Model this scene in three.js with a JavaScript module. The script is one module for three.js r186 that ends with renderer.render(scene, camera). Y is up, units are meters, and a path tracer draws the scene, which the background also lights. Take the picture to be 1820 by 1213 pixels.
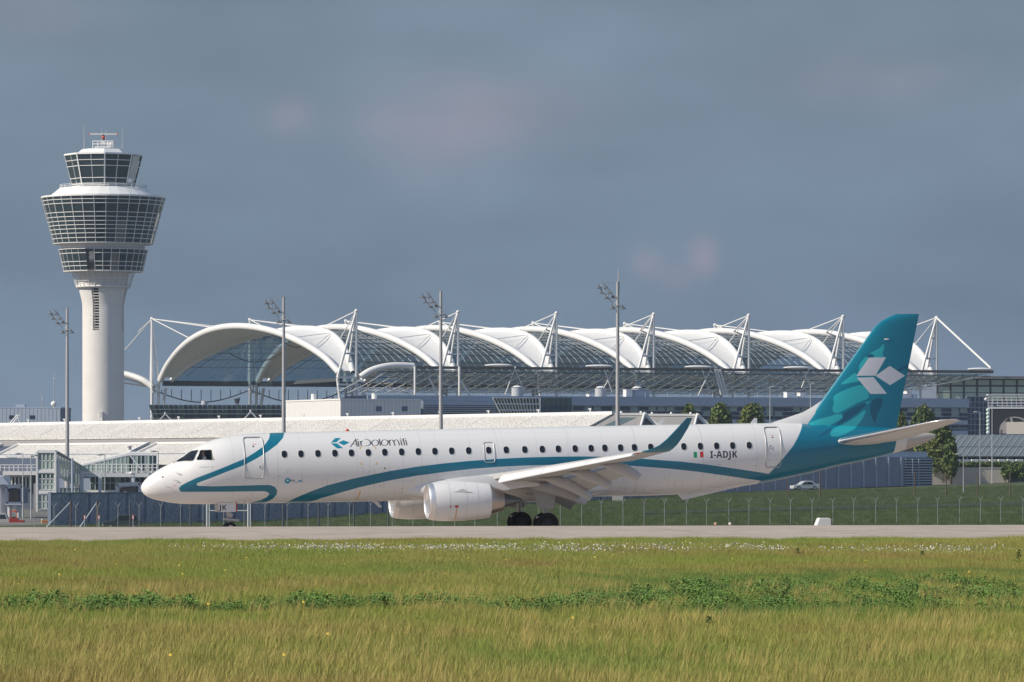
import * as THREE from 'three';
import { mergeGeometries, toCreasedNormals } from 'three/addons/utils/BufferGeometryUtils.js';
import { MarchingCubes } from 'three/addons/objects/MarchingCubes.js';
import { Brush, Evaluator, SUBTRACTION } from 'three-bvh-csg';
import { createNoise2D, createNoise3D } from 'simplex-noise';

// ---------------------------------------------------------------- seeded random, noise
function rng(seed) { let s = seed >>> 0; return () => { s = (s + 0x6D2B79F5) | 0; let t = Math.imul(s ^ (s >>> 15), 1 | s); t = (t + Math.imul(t ^ (t >>> 7), 61 | t)) ^ t; return ((t ^ (t >>> 14)) >>> 0) / 4294967296; }; }
const n2 = createNoise2D(rng(11)), n3 = createNoise3D(rng(12));
const fbm2 = (x, y, o = 4) => { let a = 0, w = .5, s = 0; for (let i = 0; i < o; i++) { a += w * n2(x, y); s += w; x *= 2.03; y *= 2.03; w *= .5; } return a / s; };
const fbm3 = (x, y, z, o = 4) => { let a = 0, w = .5, s = 0; for (let i = 0; i < o; i++) { a += w * n3(x, y, z); s += w; x *= 2.03; y *= 2.03; z *= 2.03; w *= .5; } return a / s; };
const clamp = (x, a = 0, b = 1) => Math.min(b, Math.max(a, x));
const sstep = (a, b, x) => { const t = clamp((x - a) / (b - a)); return t * t * (3 - 2 * t); };
const lerp = (a, b, t) => a + (b - a) * t;
const V = (x, y, z) => new THREE.Vector3(x, y, z);

// ---------------------------------------------------------------- camera, sky, sun, exposure
const scene = new THREE.Scene();
const F = 8928, HORIZON = 839, EYE = 3;                     // focal length in photo pixels, horizon row, eye height
const camera = new THREE.PerspectiveCamera(2 * Math.atan(606.5 / F) * 180 / Math.PI, 1820 / 1213, 1, 30000);
camera.position.set(0, EYE, 0);
camera.lookAt(0, EYE, -100);
camera.setViewOffset(1820, 1213, 0, 606.5 - HORIZON, 1820, 1213);
camera.updateProjectionMatrix();

const SUN_EL = 34 * Math.PI / 180, SUN = V(-.937 * Math.cos(SUN_EL), Math.sin(SUN_EL), .35 * Math.cos(SUN_EL)).normalize();
{
  const W = 2048, H = 1024, d = new Float32Array(W * H * 4);
  const puff = (az, el, a0, e0, ra, re) => Math.exp(-(((az - a0) / ra) ** 2 + ((el - e0) / re) ** 2));
  for (let j = 0; j < H; j++) for (let i = 0; i < W; i++) {
    const v = (j + .5) / H, u = (i + .5) / W, el = (v - .5) * Math.PI, ph = (u - .5) * 2 * Math.PI;
    const x = Math.cos(el) * Math.cos(ph), z = Math.cos(el) * Math.sin(ph), y = Math.sin(el);
    const az = Math.atan2(x, -z) * 180 / Math.PI, eld = el * 180 / Math.PI;
    const ahead = x * 0.03 - z * .995 + y * .05;
    const open = sstep(.95, -.35, ahead);                  // the storm bank stands ahead, the sky is broken and bright behind the viewer
    const n = fbm3(x * 9, y * 26, z * 9, 5), m = fbm3(x * 30 + 5, y * 75, z * 30, 4), st = fbm3(x * 14 + 2, y * 130, z * 14, 4);
    let r = .168, g = .234, b = .322;
    const low = sstep(6, 0, eld);
    r = lerp(.190, r, low); g = lerp(.256, g, low); b = lerp(.328, b, low);
    const right = sstep(-2, 6, az) * sstep(4.2, .6, eld);   // darker, greyer foot of the storm bank
    r *= 1 - .10 * right; g *= 1 - .10 * right; b *= 1 - .06 * right;
    const k = .985 + .15 * n + .05 * m + .07 * st; r *= k; g *= k * (1 + .008 * n); b *= k;
    const az2 = az + .12 * m, el2 = eld + .07 * fbm3(x * 60, y * 90, z * 60 + 3, 3);
    const pk = .075 * puff(az2, el2, -.3, 4.15, 1.05, .36) * (1 + .9 * m) + .045 * puff(az2, el2, -.95, 3.75, .7, .45) * (1 + m)
      + .24 * puff(az2, el2, 1.86, 2.27, .30, .07) + .27 * puff(az2, el2, 2.2, 2.47, .11, .11) + .16 * puff(az2, el2, 1.55, 2.40, .11, .09)
      + .09 * puff(az2, el2, -2.5, 4.05, .2, .14) + .045 * puff(az2, el2, 4.2, 4.45, 1.0, .26) * (1 + m) + .03 * puff(az2, el2, -5.5, 5.2, .9, .3);
    r += pk * 1.1; g += pk * .45; b += pk * .42;
    const cl = sstep(-.15, .5, fbm3(x * 2.2, y * 4, z * 2.2 + 7, 4));
    const ur = lerp(.16, .42, cl), ug = lerp(.26, .46, cl), ub = lerp(.44, .55, cl);
    r = lerp(r, ur, open); g = lerp(g, ug, open); b = lerp(b, ub, open);
    const o = (j * W + i) * 4; d[o] = r; d[o + 1] = g; d[o + 2] = b; d[o + 3] = 1;
  }
  const t = new THREE.DataTexture(d, W, H, THREE.RGBAFormat, THREE.FloatType);
  t.mapping = THREE.EquirectangularReflectionMapping; t.magFilter = THREE.LinearFilter; t.minFilter = THREE.LinearFilter; t.needsUpdate = true;
  scene.background = t; scene.environment = t;
}
const sun = new THREE.DirectionalLight(new THREE.Color().setRGB(1, .90, .765), 5.0);
sun.position.copy(SUN).multiplyScalar(400).add(V(0, 0, -240)); sun.target.position.set(0, 0, -240);
sun.castShadow = true; sun.shadow.mapSize.set(4096, 4096);
Object.assign(sun.shadow.camera, { left: -160, right: 160, top: 160, bottom: -160, near: 1, far: 3000 });
scene.add(sun, sun.target);
scene.fog = new THREE.FogExp2(new THREE.Color().setRGB(.62, .74, .92), .00006);
const renderer = new THREE.WebGLRenderer({ antialias: true });
renderer.toneMapping = THREE.LinearToneMapping; renderer.toneMappingExposure = 1.0;
renderer.shadowMap.enabled = true;

// ---------------------------------------------------------------- helpers: survey, geometry, things
const P = (px, py, depth) => V((px - 910) * depth / F, EYE + (HORIZON - py) * depth / F, -depth);   // a sighted point at its real distance
const lin = (r, g, b) => new THREE.Color().setRGB(r, g, b);
function mat(color, roughness = .7, o = {}) { return new THREE.MeshStandardMaterial({ color: Array.isArray(color) ? lin(...color) : color, roughness, ...o }); }
function phys(color, roughness, o = {}) { return new THREE.MeshPhysicalMaterial({ color: Array.isArray(color) ? lin(...color) : color, roughness, ...o }); }
function noiseTex(size, metres, fn) {                        // fn(u, v) -> tone multiplier 0..1.x stored as grey, tiles softly by mirroring
  const d = new Uint8Array(size * size * 4);
  for (let j = 0; j < size; j++) for (let i = 0; i < size; i++) {
    const c = fn(i / size, j / size), o = (j * size + i) * 4;
    const [r, g, b] = Array.isArray(c) ? c : [c, c, c];
    d[o] = clamp(r) * 255; d[o + 1] = clamp(g) * 255; d[o + 2] = clamp(b) * 255; d[o + 3] = 255;
  }
  const t = new THREE.DataTexture(d, size, size); t.colorSpace = THREE.SRGBColorSpace; t.magFilter = THREE.LinearFilter; t.minFilter = THREE.LinearMipmapLinearFilter; t.generateMipmaps = true;
  t.wrapS = t.wrapT = THREE.MirroredRepeatWrapping; t.repeat.set(1 / metres, 1 / metres); t.needsUpdate = true; return t;
}
function strip(g) { g = g.index ? g.toNonIndexed() : g; for (const k of Object.keys(g.attributes)) if (!['position', 'normal', 'uv'].includes(k)) g.deleteAttribute(k); if (!g.attributes.normal) g.computeVertexNormals(); return g; }
function boxUV(g) {                                         // uv in metres from the face direction
  const p = g.attributes.position, n = p.count, uv = new Float32Array(n * 2), a = V(), b = V(), c = V(), ab = V(), ac = V();
  for (let i = 0; i + 2 < n; i += 3) {
    a.fromBufferAttribute(p, i); b.fromBufferAttribute(p, i + 1); c.fromBufferAttribute(p, i + 2);
    const nn = ab.subVectors(b, a).cross(ac.subVectors(c, a)), ax = Math.abs(nn.x), ay = Math.abs(nn.y), az = Math.abs(nn.z);
    [a, b, c].forEach((q, k) => { const [s, t] = ay >= ax && ay >= az ? [q.x, q.z] : ax > az ? [q.z, q.y] : [q.x, q.y]; uv[(i + k) * 2] = s; uv[(i + k) * 2 + 1] = t; });
  }
  g.setAttribute('uv', new THREE.BufferAttribute(uv, 2)); return g;
}
const merge = (gs) => { const l = gs.map(strip); l.forEach((g) => { if (!g.attributes.uv) g.setAttribute('uv', new THREE.BufferAttribute(new Float32Array(g.attributes.position.count * 2), 2)); }); return l.length === 1 ? l[0] : mergeGeometries(l); };
function box(cx, cy, cz, w, h, d, ry = 0) { const g = new THREE.BoxGeometry(w, h, d); if (ry) g.rotateY(ry); g.translate(cx, cy, cz); return g; }
function beam(a, b, w, h = w) {                             // box bar from a to b, h is its depth in the upright plane
  const d = V().subVectors(b, a), L = d.length(), g = new THREE.BoxGeometry(w, h, L);
  const m = new THREE.Matrix4().lookAt(a, b, Math.abs(d.y) / L > .97 ? V(0, 0, 1) : V(0, 1, 0)); g.applyMatrix4(m);
  g.translate((a.x + b.x) / 2, (a.y + b.y) / 2, (a.z + b.z) / 2); return g;
}
function rod(a, b, r0, r1 = r0, n = 8, capped = true) {
  const d = V().subVectors(b, a), L = d.length(), g = new THREE.CylinderGeometry(r1, r0, L, n, 1, !capped);
  g.applyQuaternion(new THREE.Quaternion().setFromUnitVectors(V(0, 1, 0), d.normalize())); g.translate((a.x + b.x) / 2, (a.y + b.y) / 2, (a.z + b.z) / 2); return g;
}
function quad(a, b, c, d) { const g = new THREE.BufferGeometry(); const f = [a, b, c, a, c, d].flatMap((p) => [p.x, p.y, p.z]); g.setAttribute('position', new THREE.Float32BufferAttribute(f, 3)); g.computeVertexNormals(); return g; }
function slab(a, b, c, d, t) {                              // four corners of the upper face in order, thickened by vector t
  const e = [a, b, c, d].map((p) => p.clone().add(t)), q = [quad(a, b, c, d), quad(e[3], e[2], e[1], e[0])], A = [a, b, c, d];
  for (let i = 0; i < 4; i++) { const j = (i + 1) % 4; q.push(quad(A[j], A[i], e[i], e[j])); }
  return merge(q);
}
function pipe(pts, r, n = 8, seg, closed = false) { return new THREE.TubeGeometry(new THREE.CatmullRomCurve3(pts, closed), seg || pts.length * 4, r, n, closed); }
function loft(rings, caps = true, closeRing = true) {       // rings: arrays of equal count of Vector3
  const n = rings[0].length, pos = [], idx = [];
  rings.forEach((r) => r.forEach((p) => pos.push(p.x, p.y, p.z)));
  const m = closeRing ? n : n - 1;
  for (let i = 0; i + 1 < rings.length; i++) for (let j = 0; j < m; j++) { const a = i * n + j, b = i * n + (j + 1) % n, c = a + n, d = b + n; idx.push(a, b, d, a, d, c); }
  const g = new THREE.BufferGeometry(); g.setAttribute('position', new THREE.Float32BufferAttribute(pos, 3)); g.setIndex(idx);
  const out = [strip(toCreasedNormals(g, .75))];
  if (caps) for (const [k, fl] of [[0, 1], [rings.length - 1, 0]]) { const r = rings[k], c = r.reduce((s, p) => s.add(p), V()).multiplyScalar(1 / n); const q = []; for (let j = 0; j < n; j++) { const a = r[j], b = r[(j + 1) % n]; const t = fl ? [c, b, a] : [c, a, b]; t.forEach((p) => q.push(p.x, p.y, p.z)); } const cg = new THREE.BufferGeometry(); cg.setAttribute('position', new THREE.Float32BufferAttribute(q, 3)); cg.computeVertexNormals(); out.push(cg); }
  return merge(out);
}
function extrude(pts, depth, bevel = 0) {                   // outline in x,y extruded along +z
  const s = new THREE.Shape(pts.map(([x, y]) => new THREE.Vector2(x, y)));
  return new THREE.ExtrudeGeometry(s, { depth, bevelEnabled: bevel > 0, bevelSize: bevel, bevelThickness: bevel, bevelSegments: 2, curveSegments: 8 });
}
const taken = {};
function numbered(name) { const k = taken[name] = (taken[name] ?? -1) + 1; return k ? `${name}_${String(k).padStart(3, '0')}` : name; }
function thing(name, label, category, at = V(), turn = 0, group) {
  const o = new THREE.Group(); o.name = numbered(name); o.position.copy(at); o.rotation.y = turn; scene.add(o);
  o.userData = { label, category }; if (group) o.userData.group = group; return o;
}
function part(parent, name, geos, material, o = {}) {       // one named mesh in the parent's own frame
  let g = Array.isArray(geos) ? merge(geos) : strip(geos);
  if (!o.keepUV) boxUV(g);
  const m = new THREE.Mesh(g, material); m.name = name; m.castShadow = m.receiveShadow = true; if (o.label) m.userData.label = o.label; if (o.stuff) m.userData.kind = 'stuff'; parent.add(m); return m;
}
function wpart(t, name, geos, material, o = {}) {           // the same, geometry given in world coordinates, for things without turn
  const g = Array.isArray(geos) ? merge(geos) : strip(geos); if (!o.keepUV) boxUV(g); g.translate(-t.position.x, -t.position.y, -t.position.z);
  return part(o.under || t, name, g, material, { ...o, keepUV: true });
}
function share(parent, name, geometry, material, x = 0, y = 0, z = 0) { const m = new THREE.Mesh(geometry, material); m.name = name; m.position.set(x, y, z); m.castShadow = m.receiveShadow = true; parent.add(m); return m; }
function structure(name, geos, material, o = {}) { const g = Array.isArray(geos) ? merge(geos) : strip(geos); if (!o.keepUV) boxUV(g); const m = new THREE.Mesh(g, material); m.name = name; m.userData.kind = 'structure'; m.castShadow = m.receiveShadow = true; scene.add(m); return m; }
function front(px0, depth0, turn, y0 = 0) {                 // a frontage line: origin on the ground at a sighted column, receding by «turn»; sighted columns and rows give local x and y
  const X0 = (px0 - 910) * depth0 / F, c = Math.cos(turn), s = Math.sin(turn);
  const x = (px) => { const a = (px - 910) / F; return (a * depth0 - X0) / (c - a * s); };
  return { at: V(X0, y0, -depth0), turn, x, y: (px, py) => EYE + (HORIZON - py) * (depth0 + x(px) * s) / F - y0 };
}
const canvasTex = (w, h, draw) => { const c = document.createElement('canvas'); c.width = w; c.height = h; draw(c.getContext('2d')); const t = new THREE.CanvasTexture(c); t.colorSpace = THREE.SRGBColorSpace; t.anisotropy = 8; return t; };

// ---------------------------------------------------------------- materials
const grain = noiseTex(512, 23, (u, v) => .955 + .025 * fbm2(u * 5, v * 5) + .02 * fbm2(u * 40, v * 12) + .015 * n2(u * 160, v * 160));
const gravelTex = noiseTex(1024, 43, (u, v) => { const k = .90 + .10 * fbm2(u * 50, v * 60, 2) + .20 * n2(u * 105, v * 120) + .12 * n2(u * 210, v * 230) + .05 * fbm2(u * 5, v * 5, 3); return [k, k * .99, k * .97]; });
const M = {
  white: mat([.78, .78, .77], .45), membrane: mat([.80, .80, .79], .55, { map: noiseTex(256, 9, (u, v) => .975 + .025 * fbm2(u * 5, v * 5)) }),
  concrete: mat([.76, .74, .71], .85, { map: grain }), concreteGrey: mat([.42, .42, .42], .9, { map: grain }),
  steel: mat([.42, .44, .46], .5, { metalness: .5 }), galv: mat([.45, .47, .49], .55), darkSteel: mat([.07, .08, .09], .55),
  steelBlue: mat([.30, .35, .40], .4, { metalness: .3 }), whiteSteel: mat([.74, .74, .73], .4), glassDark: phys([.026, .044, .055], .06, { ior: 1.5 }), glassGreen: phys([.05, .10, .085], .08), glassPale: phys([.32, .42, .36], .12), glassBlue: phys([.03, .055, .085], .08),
  roofGravel: mat([.68, .68, .675], .95, { map: gravelTex }), roofTrim: mat([.74, .73, .71], .7), roofGrey: mat([.34, .33, .32], .9, { map: grain }),
  wallBlue: mat([.35, .385, .45], .8, { map: noiseTex(256, 5, (u, v) => .9 + .1 * n2(u * 26, v * 26) + .08 * fbm2(u * 7, v * 4)) }), cladBlue: mat([.40, .47, .58], .6, { map: grain }), slate: mat([.16, .20, .28], .7, { map: grain }),
  cladWall: mat([.27, .31, .38], .8, { map: grain }), red: mat([.5, .03, .02], .5), orange: mat([.55, .18, .03], .6), rubber: mat([.018, .018, .02], .9), black: mat([.012, .012, .014], .6),
};
// ---------------------------------------------------------------- terrain
const TH = 12 * Math.PI / 180, NOSE = V(-17.446, 2.233, -236);
const AX = NOSE.x + 18.8 * Math.cos(TH), AZ = 236 + 18.8 * Math.sin(TH);
const vOf = (X, D) => (X - AX) * Math.sin(TH) - (D - AZ) * Math.cos(TH);          // metres from the aircraft's axis towards the viewer
const runwayY = (v) => v > 20 ? .62 - .34 * clamp((v - 20) / 24) ** 1.3 : .62 * sstep(3.6, 20, v);
const roadD = (a) => 670 + (a * F + 440) * .163, roadY = (a) => { const px = a * F + 910; return px < 470 ? -3.5 : lerp(-3.5, 1.15, ((px - 470) / 1350)) + .25 * Math.sin(clamp((px - 470) / 1350) * Math.PI); };
function groundY(X, D) {
  const v = vOf(X, D);
  if (v > -24) return (v > 44 ? .28 - .1 * sstep(44, 120, v) + .03 * n2(X * .08, D * .08) : runwayY(v));
  const a = clamp(X / D, -.2, .2), rd = roadD(a), ry = roadY(a), px = a * F + 910;
  const y0 = lerp(-3.6, -1.75, sstep(560, 1050, px));
  const k = sstep(0, 1, (D - 400) / (rd - 8 - 400));
  const g = D < rd + 14 ? lerp(y0, ry, px < 560 ? k : .35 * k + .65 * clamp((D - 400) / (rd - 8 - 400))) : lerp(ry, 0, sstep(rd + 60, rd + 400, D));
  return lerp(0, g, sstep(-24, -110, v)) - .06 * sstep(-24, -30, v);
}
{
  const Ds = []; for (let d = -150; d < 40; d += 20) Ds.push(d); for (let d = 40; d < 300; d += 2) Ds.push(d); for (let d = 300; d < 1000; d += 10) Ds.push(d); for (let d = 1000; d < 12000; d *= 1.25) Ds.push(d);
  const nx = 160, pos = [], uv = [], col = [], idx = [], turf = lin(.075, .105, .03), apron = lin(.20, .20, .20), c = new THREE.Color();
  Ds.forEach((D, j) => { for (let i = 0; i <= nx; i++) {
    const s = i / nx * 2 - 1, half = 90 + Math.abs(D) * .35 + (D > 900 ? D : 0), X = half * Math.sign(s) * Math.abs(s) ** 1.25;
    let y = D < 1 ? .2 : groundY(X, D); const v = vOf(X, D); if (v > -23 && v < 43) y -= .02 + .0 * v;
    pos.push(X, y, -D); uv.push(X, D);
    const px = X / Math.max(D, 1) * F + 910, rd = roadD(clamp(X / Math.max(D, 1), -.2, .2));
    c.copy(turf); if (D > rd + 16 && D < 1500) c.copy(apron);
    const t = 1 + .25 * n2(X * .05, D * .02); col.push(c.r * t, c.g * t, c.b * t);
  } });
  for (let j = 0; j + 1 < Ds.length; j++) for (let i = 0; i < nx; i++) { const a = j * (nx + 1) + i; idx.push(a, a + 1, a + nx + 2, a, a + nx + 2, a + nx + 1); }
  const g = new THREE.BufferGeometry(); g.setAttribute('position', new THREE.Float32BufferAttribute(pos, 3)); g.setAttribute('uv', new THREE.Float32BufferAttribute(uv, 2)); g.setAttribute('color', new THREE.Float32BufferAttribute(col, 3)); g.setIndex(idx); g.computeVertexNormals();
  const m = new THREE.Mesh(g, mat([1, 1, 1], .95, { vertexColors: true, map: noiseTex(512, 9, (u, v) => { const k = .86 + .24 * fbm2(u * 9, v * 9, 4) + .14 * n2(u * 80, v * 80); return [k, k, k * .96]; }) }));
  m.name = 'ground'; m.userData.kind = 'structure'; m.receiveShadow = m.castShadow = true; scene.add(m);
}
{ // the crowned concrete strip the airliner rolls along, with its grey shoulder
  const sheet = (vs, u0, u1, lift) => { const pos = [], uv = [], idx = [], n = 60; vs.forEach((v) => { for (let i = 0; i <= n; i++) { const u = lerp(u0, u1, i / n), X = AX + u * Math.cos(TH) + v * Math.sin(TH), D = AZ + u * Math.sin(TH) - v * Math.cos(TH); pos.push(X, runwayY(v) + lift, -D); uv.push(u, v); } });
    for (let j = 0; j + 1 < vs.length; j++) for (let i = 0; i < n; i++) { const a = j * (n + 1) + i; idx.push(a, a + n + 2, a + 1, a, a + n + 1, a + n + 2); }
    const g = new THREE.BufferGeometry(); g.setAttribute('position', new THREE.Float32BufferAttribute(pos, 3)); g.setAttribute('uv', new THREE.Float32BufferAttribute(uv, 2)); g.setIndex(idx.slice().reverse()); g.computeVertexNormals(); return g; };
  const range = (a, b, s) => { const r = []; for (let x = a; x < b; x += s) r.push(x); r.push(b); return r; };
  const tex = noiseTex(512, 24, (u, v) => { const k = .92 + .11 * fbm2(u * 3, v * 30, 4) + .06 * fbm2(u * 14, v * 14, 3) + .06 * n2(u * 120, v * 120) - .12 * sstep(.3, .6, fbm2(u * 1.5 + 9, v * 34, 3)) - (u * 4 % 1 < .012 ? .12 : 0); return [k, k * .985, k * .965]; });
  structure('taxiway', sheet(range(-22, 43, 1), -400, 400, .004), mat([.50, .435, .39], .9, { map: tex }), { keepUV: true });
  structure('taxiway_edge_line', sheet(range(-20.6, -20, .3), -400, 400, .009), mat([.7, .7, .66], .8), { keepUV: true });
}

// ---------------------------------------------------------------- airliner
const TOP = [[0, 0], [.02, .1], [.11, .26], [.33, .5], [.8, .82], [1.66, 1.27], [2.46, 1.78], [3.2, 2.13], [4.13, 2.36], [5.2, 2.46], [6.25, 2.49], [9.46, 2.51], [21.5, 2.55], [25.85, 2.56], [30.96, 2.55], [32.3, 2.5], [36.6, 2.24], [37.2, 2.12], [38.67, 1.93], [38.89, 1.88]];
const BOT = [[0, 0], [.02, -.1], [.13, -.28], [.35, -.44], [.77, -.59], [2.09, -.79], [3.54, -.82], [11.4, -.84], [24, -.83], [26, -.8], [28.27, -.57], [29.94, -.36], [32.45, .08], [33.99, .42], [35.58, .71], [36.8, 1.0], [37.46, 1.17], [38.2, 1.4], [38.89, 1.69]];
function pchip(T) {
  const n = T.length, h = [], dl = [], m = [];
  for (let i = 0; i < n - 1; i++) { h[i] = T[i + 1][0] - T[i][0]; dl[i] = (T[i + 1][1] - T[i][1]) / h[i]; }
  m[0] = dl[0]; m[n - 1] = dl[n - 2];
  for (let i = 1; i < n - 1; i++) m[i] = dl[i - 1] * dl[i] <= 0 ? 0 : (() => { const a = 2 * h[i] + h[i - 1], b = h[i] + 2 * h[i - 1]; return (a + b) / (a / dl[i - 1] + b / dl[i]); })();
  return (x) => { let i = 0; while (i < n - 2 && x > T[i + 1][0]) i++; const t = clamp((x - T[i][0]) / h[i]), t2 = t * t, t3 = t2 * t; return (2 * t3 - 3 * t2 + 1) * T[i][1] + (t3 - 2 * t2 + t) * h[i] * m[i] + (3 * t2 - 2 * t3) * T[i + 1][1] + (t3 - t2) * h[i] * m[i + 1]; };
}
const topAt = pchip(TOP), botAt = pchip(BOT);
const secAt = (x) => { const t = topAt(x), b = botAt(x), hh = (t - b) / 2; return { yc: (t + b) / 2, hh, w: hh * (.9 + .12 * Math.max(0, 1 - x / 5)) }; };
const sideZ = (x, y) => { const { yc, hh, w } = secAt(x); return w * Math.sqrt(Math.max(0, 1 - ((y - yc) / hh) ** 2)); };
const sideP = (x, y, off = 0) => { const z = sideZ(x, y), e = .01, nx = -(sideZ(x + e, y) - sideZ(x - e, y)) / (2 * e), ny = -(sideZ(x, y + e) - sideZ(x, y - e)) / (2 * e), n = V(nx, ny, 1).normalize(); return V(x, y, z).addScaledVector(n, off); };
const stripeA = [[6.21, 2.6], [5.99, 2.20], [5.70, 1.87], [5.23, 1.57], [4.75, 1.30], [3.89, .96], [3.23, .71], [2.46, .43], [2.01, .22], [1.76, .08], [1.67, -.04], [1.72, -.18], [1.84, -.21], [3.91, -.24], [5.23, -.25], [5.63, -.25], [5.83, -.29], [5.94, -.39], [5.84, -.55], [5.57, -.68], [5.21, -.77], [4.6, -.95], [5.4, -.95], [5.93, -.75], [6.15, -.62], [6.28, -.43], [6.29, -.23], [6.17, -.06], [5.94, .03], [5.54, .04], [4.55, .03], [3.24, .02], [2.59, .05], [2.45, .10], [2.52, .20], [2.97, .36], [3.88, .70], [4.74, 1.01], [5.35, 1.32], [5.90, 1.64], [6.33, 1.93], [6.65, 2.22], [6.9, 2.6]];
const stripeB = [[6.6, -.95], [7.27, -.58], [7.89, -.31], [8.66, -.04], [9.84, .25], [11.55, .57], [12.88, .76], [14.23, .90], [15.57, 1.00], [16.92, 1.07], [18.27, 1.11], [19.62, 1.12], [20.98, 1.11], [22.6, 1.06], [24.29, .91], [25.86, .77], [27.25, .59], [28.66, .37], [29.75, .20], [30.27, .11], [30.90, .81], [31.47, 1.47], [32.3, 2.7], [36.9, 2.7], [36.80, 1.73], [36.7, .9], [33, -.4], [29.7, -.6], [29.97, -.21], [29.09, -.09], [27.99, .08], [26.57, .29], [25.18, .46], [23.74, .59], [22.45, .69], [20.29, .75], [18.26, .73], [16.91, .69], [15.57, .62], [14.22, .49], [12.89, .34], [11.56, .13], [10.22, -.15], [9.23, -.42], [8.48, -.63], [7.6, -.95]];
const logos = [[[9.16, 2.19], [9.43, 2.19], [9.18, 1.99], [8.90, 1.98]], [[8.90, 1.94], [9.19, 1.94], [9.45, 1.70], [9.17, 1.70]], [[9.25, 1.97], [9.52, 2.08], [9.80, 1.97], [9.51, 1.84]]];
const TEAL = '#006f89', WHITE = '#e0e0df';
const tailMarks = { lite: [[[35.05, 5.25], [35.24, 5.50], [35.47, 5.75], [35.77, 5.92], [36.15, 6.10], [36.36, 6.33], [36.37, 6.10], [36.26, 5.81], [36.37, 5.70], [36.13, 5.24], [35.91, 5.10], [35.54, 5.24], [35.16, 4.96], [34.93, 4.77], [35.09, 5.03]], [[34.07, 4.33], [34.41, 4.61], [34.94, 4.97], [34.93, 4.77], [35.23, 4.53], [34.55, 4.43]], [[33.72, 3.76], [33.95, 3.94], [34.55, 4.18], [35.15, 4.35], [35.45, 4.24], [35.55, 3.81], [35.51, 3.66], [34.98, 3.49], [34.53, 3.25], [34.16, 3.07], [33.93, 2.97], [33.71, 3.01], [33.68, 3.26], [33.79, 3.47]], [[32.32, 2.39], [32.89, 2.70], [33.48, 2.80], [33.93, 2.97], [34.23, 2.89], [34.61, 3.14], [34.98, 3.31], [35.69, 3.59], [35.50, 3.41], [34.90, 3.17], [34.23, 2.75], [33.93, 2.61], [33.47, 2.33], [33.33, 2.44]], [[33.36, 1.98], [33.62, 2.26], [34.22, 2.43], [34.90, 2.81], [35.28, 3.13], [35.39, 3.09], [35.23, 2.73], [34.89, 2.31], [34.51, 2.10], [33.91, 1.86], [33.46, 1.83]]],
  dark: [[[35.73, 3.66], [36.26, 3.69], [36.25, 3.36], [35.94, 2.94], [35.86, 2.36], [35.64, 2.80], [35.58, 3.23]], [[34.12, 2.93], [34.91, 3.31], [35.58, 3.52], [34.90, 2.92], [34.22, 2.53], [33.77, 2.33], [34.23, 2.75]], [[32.72, 1.84], [33.25, 2.19], [33.62, 2.29], [33.39, 2.05], [32.95, 1.87]]],
  logo: [[[35.58, 5.64], [36.46, 5.65], [35.90, 4.77], [34.93, 4.77]], [[34.95, 4.68], [35.79, 4.70], [36.48, 3.88], [35.62, 3.88]], [[35.89, 4.76], [36.64, 5.23], [37.43, 4.74], [36.64, 4.29]]] };
function fillPoly(c, pts, X, Y, smooth) { c.beginPath(); if (!smooth) pts.forEach(([x, y], i) => i ? c.lineTo(X(x), Y(y)) : c.moveTo(X(x), Y(y))); else { const n = pts.length, mid = (i) => [(pts[i % n][0] + pts[(i + 1) % n][0]) / 2, (pts[i % n][1] + pts[(i + 1) % n][1]) / 2]; c.moveTo(X(mid(0)[0]), Y(mid(0)[1])); for (let i = 1; i <= n; i++) c.quadraticCurveTo(X(pts[i % n][0]), Y(pts[i % n][1]), X(mid(i)[0]), Y(mid(i)[1])); } c.closePath(); c.fill(); }
const UVY = (y) => (y + .95) / 3.6;                         // height on the hull to texture
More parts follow.
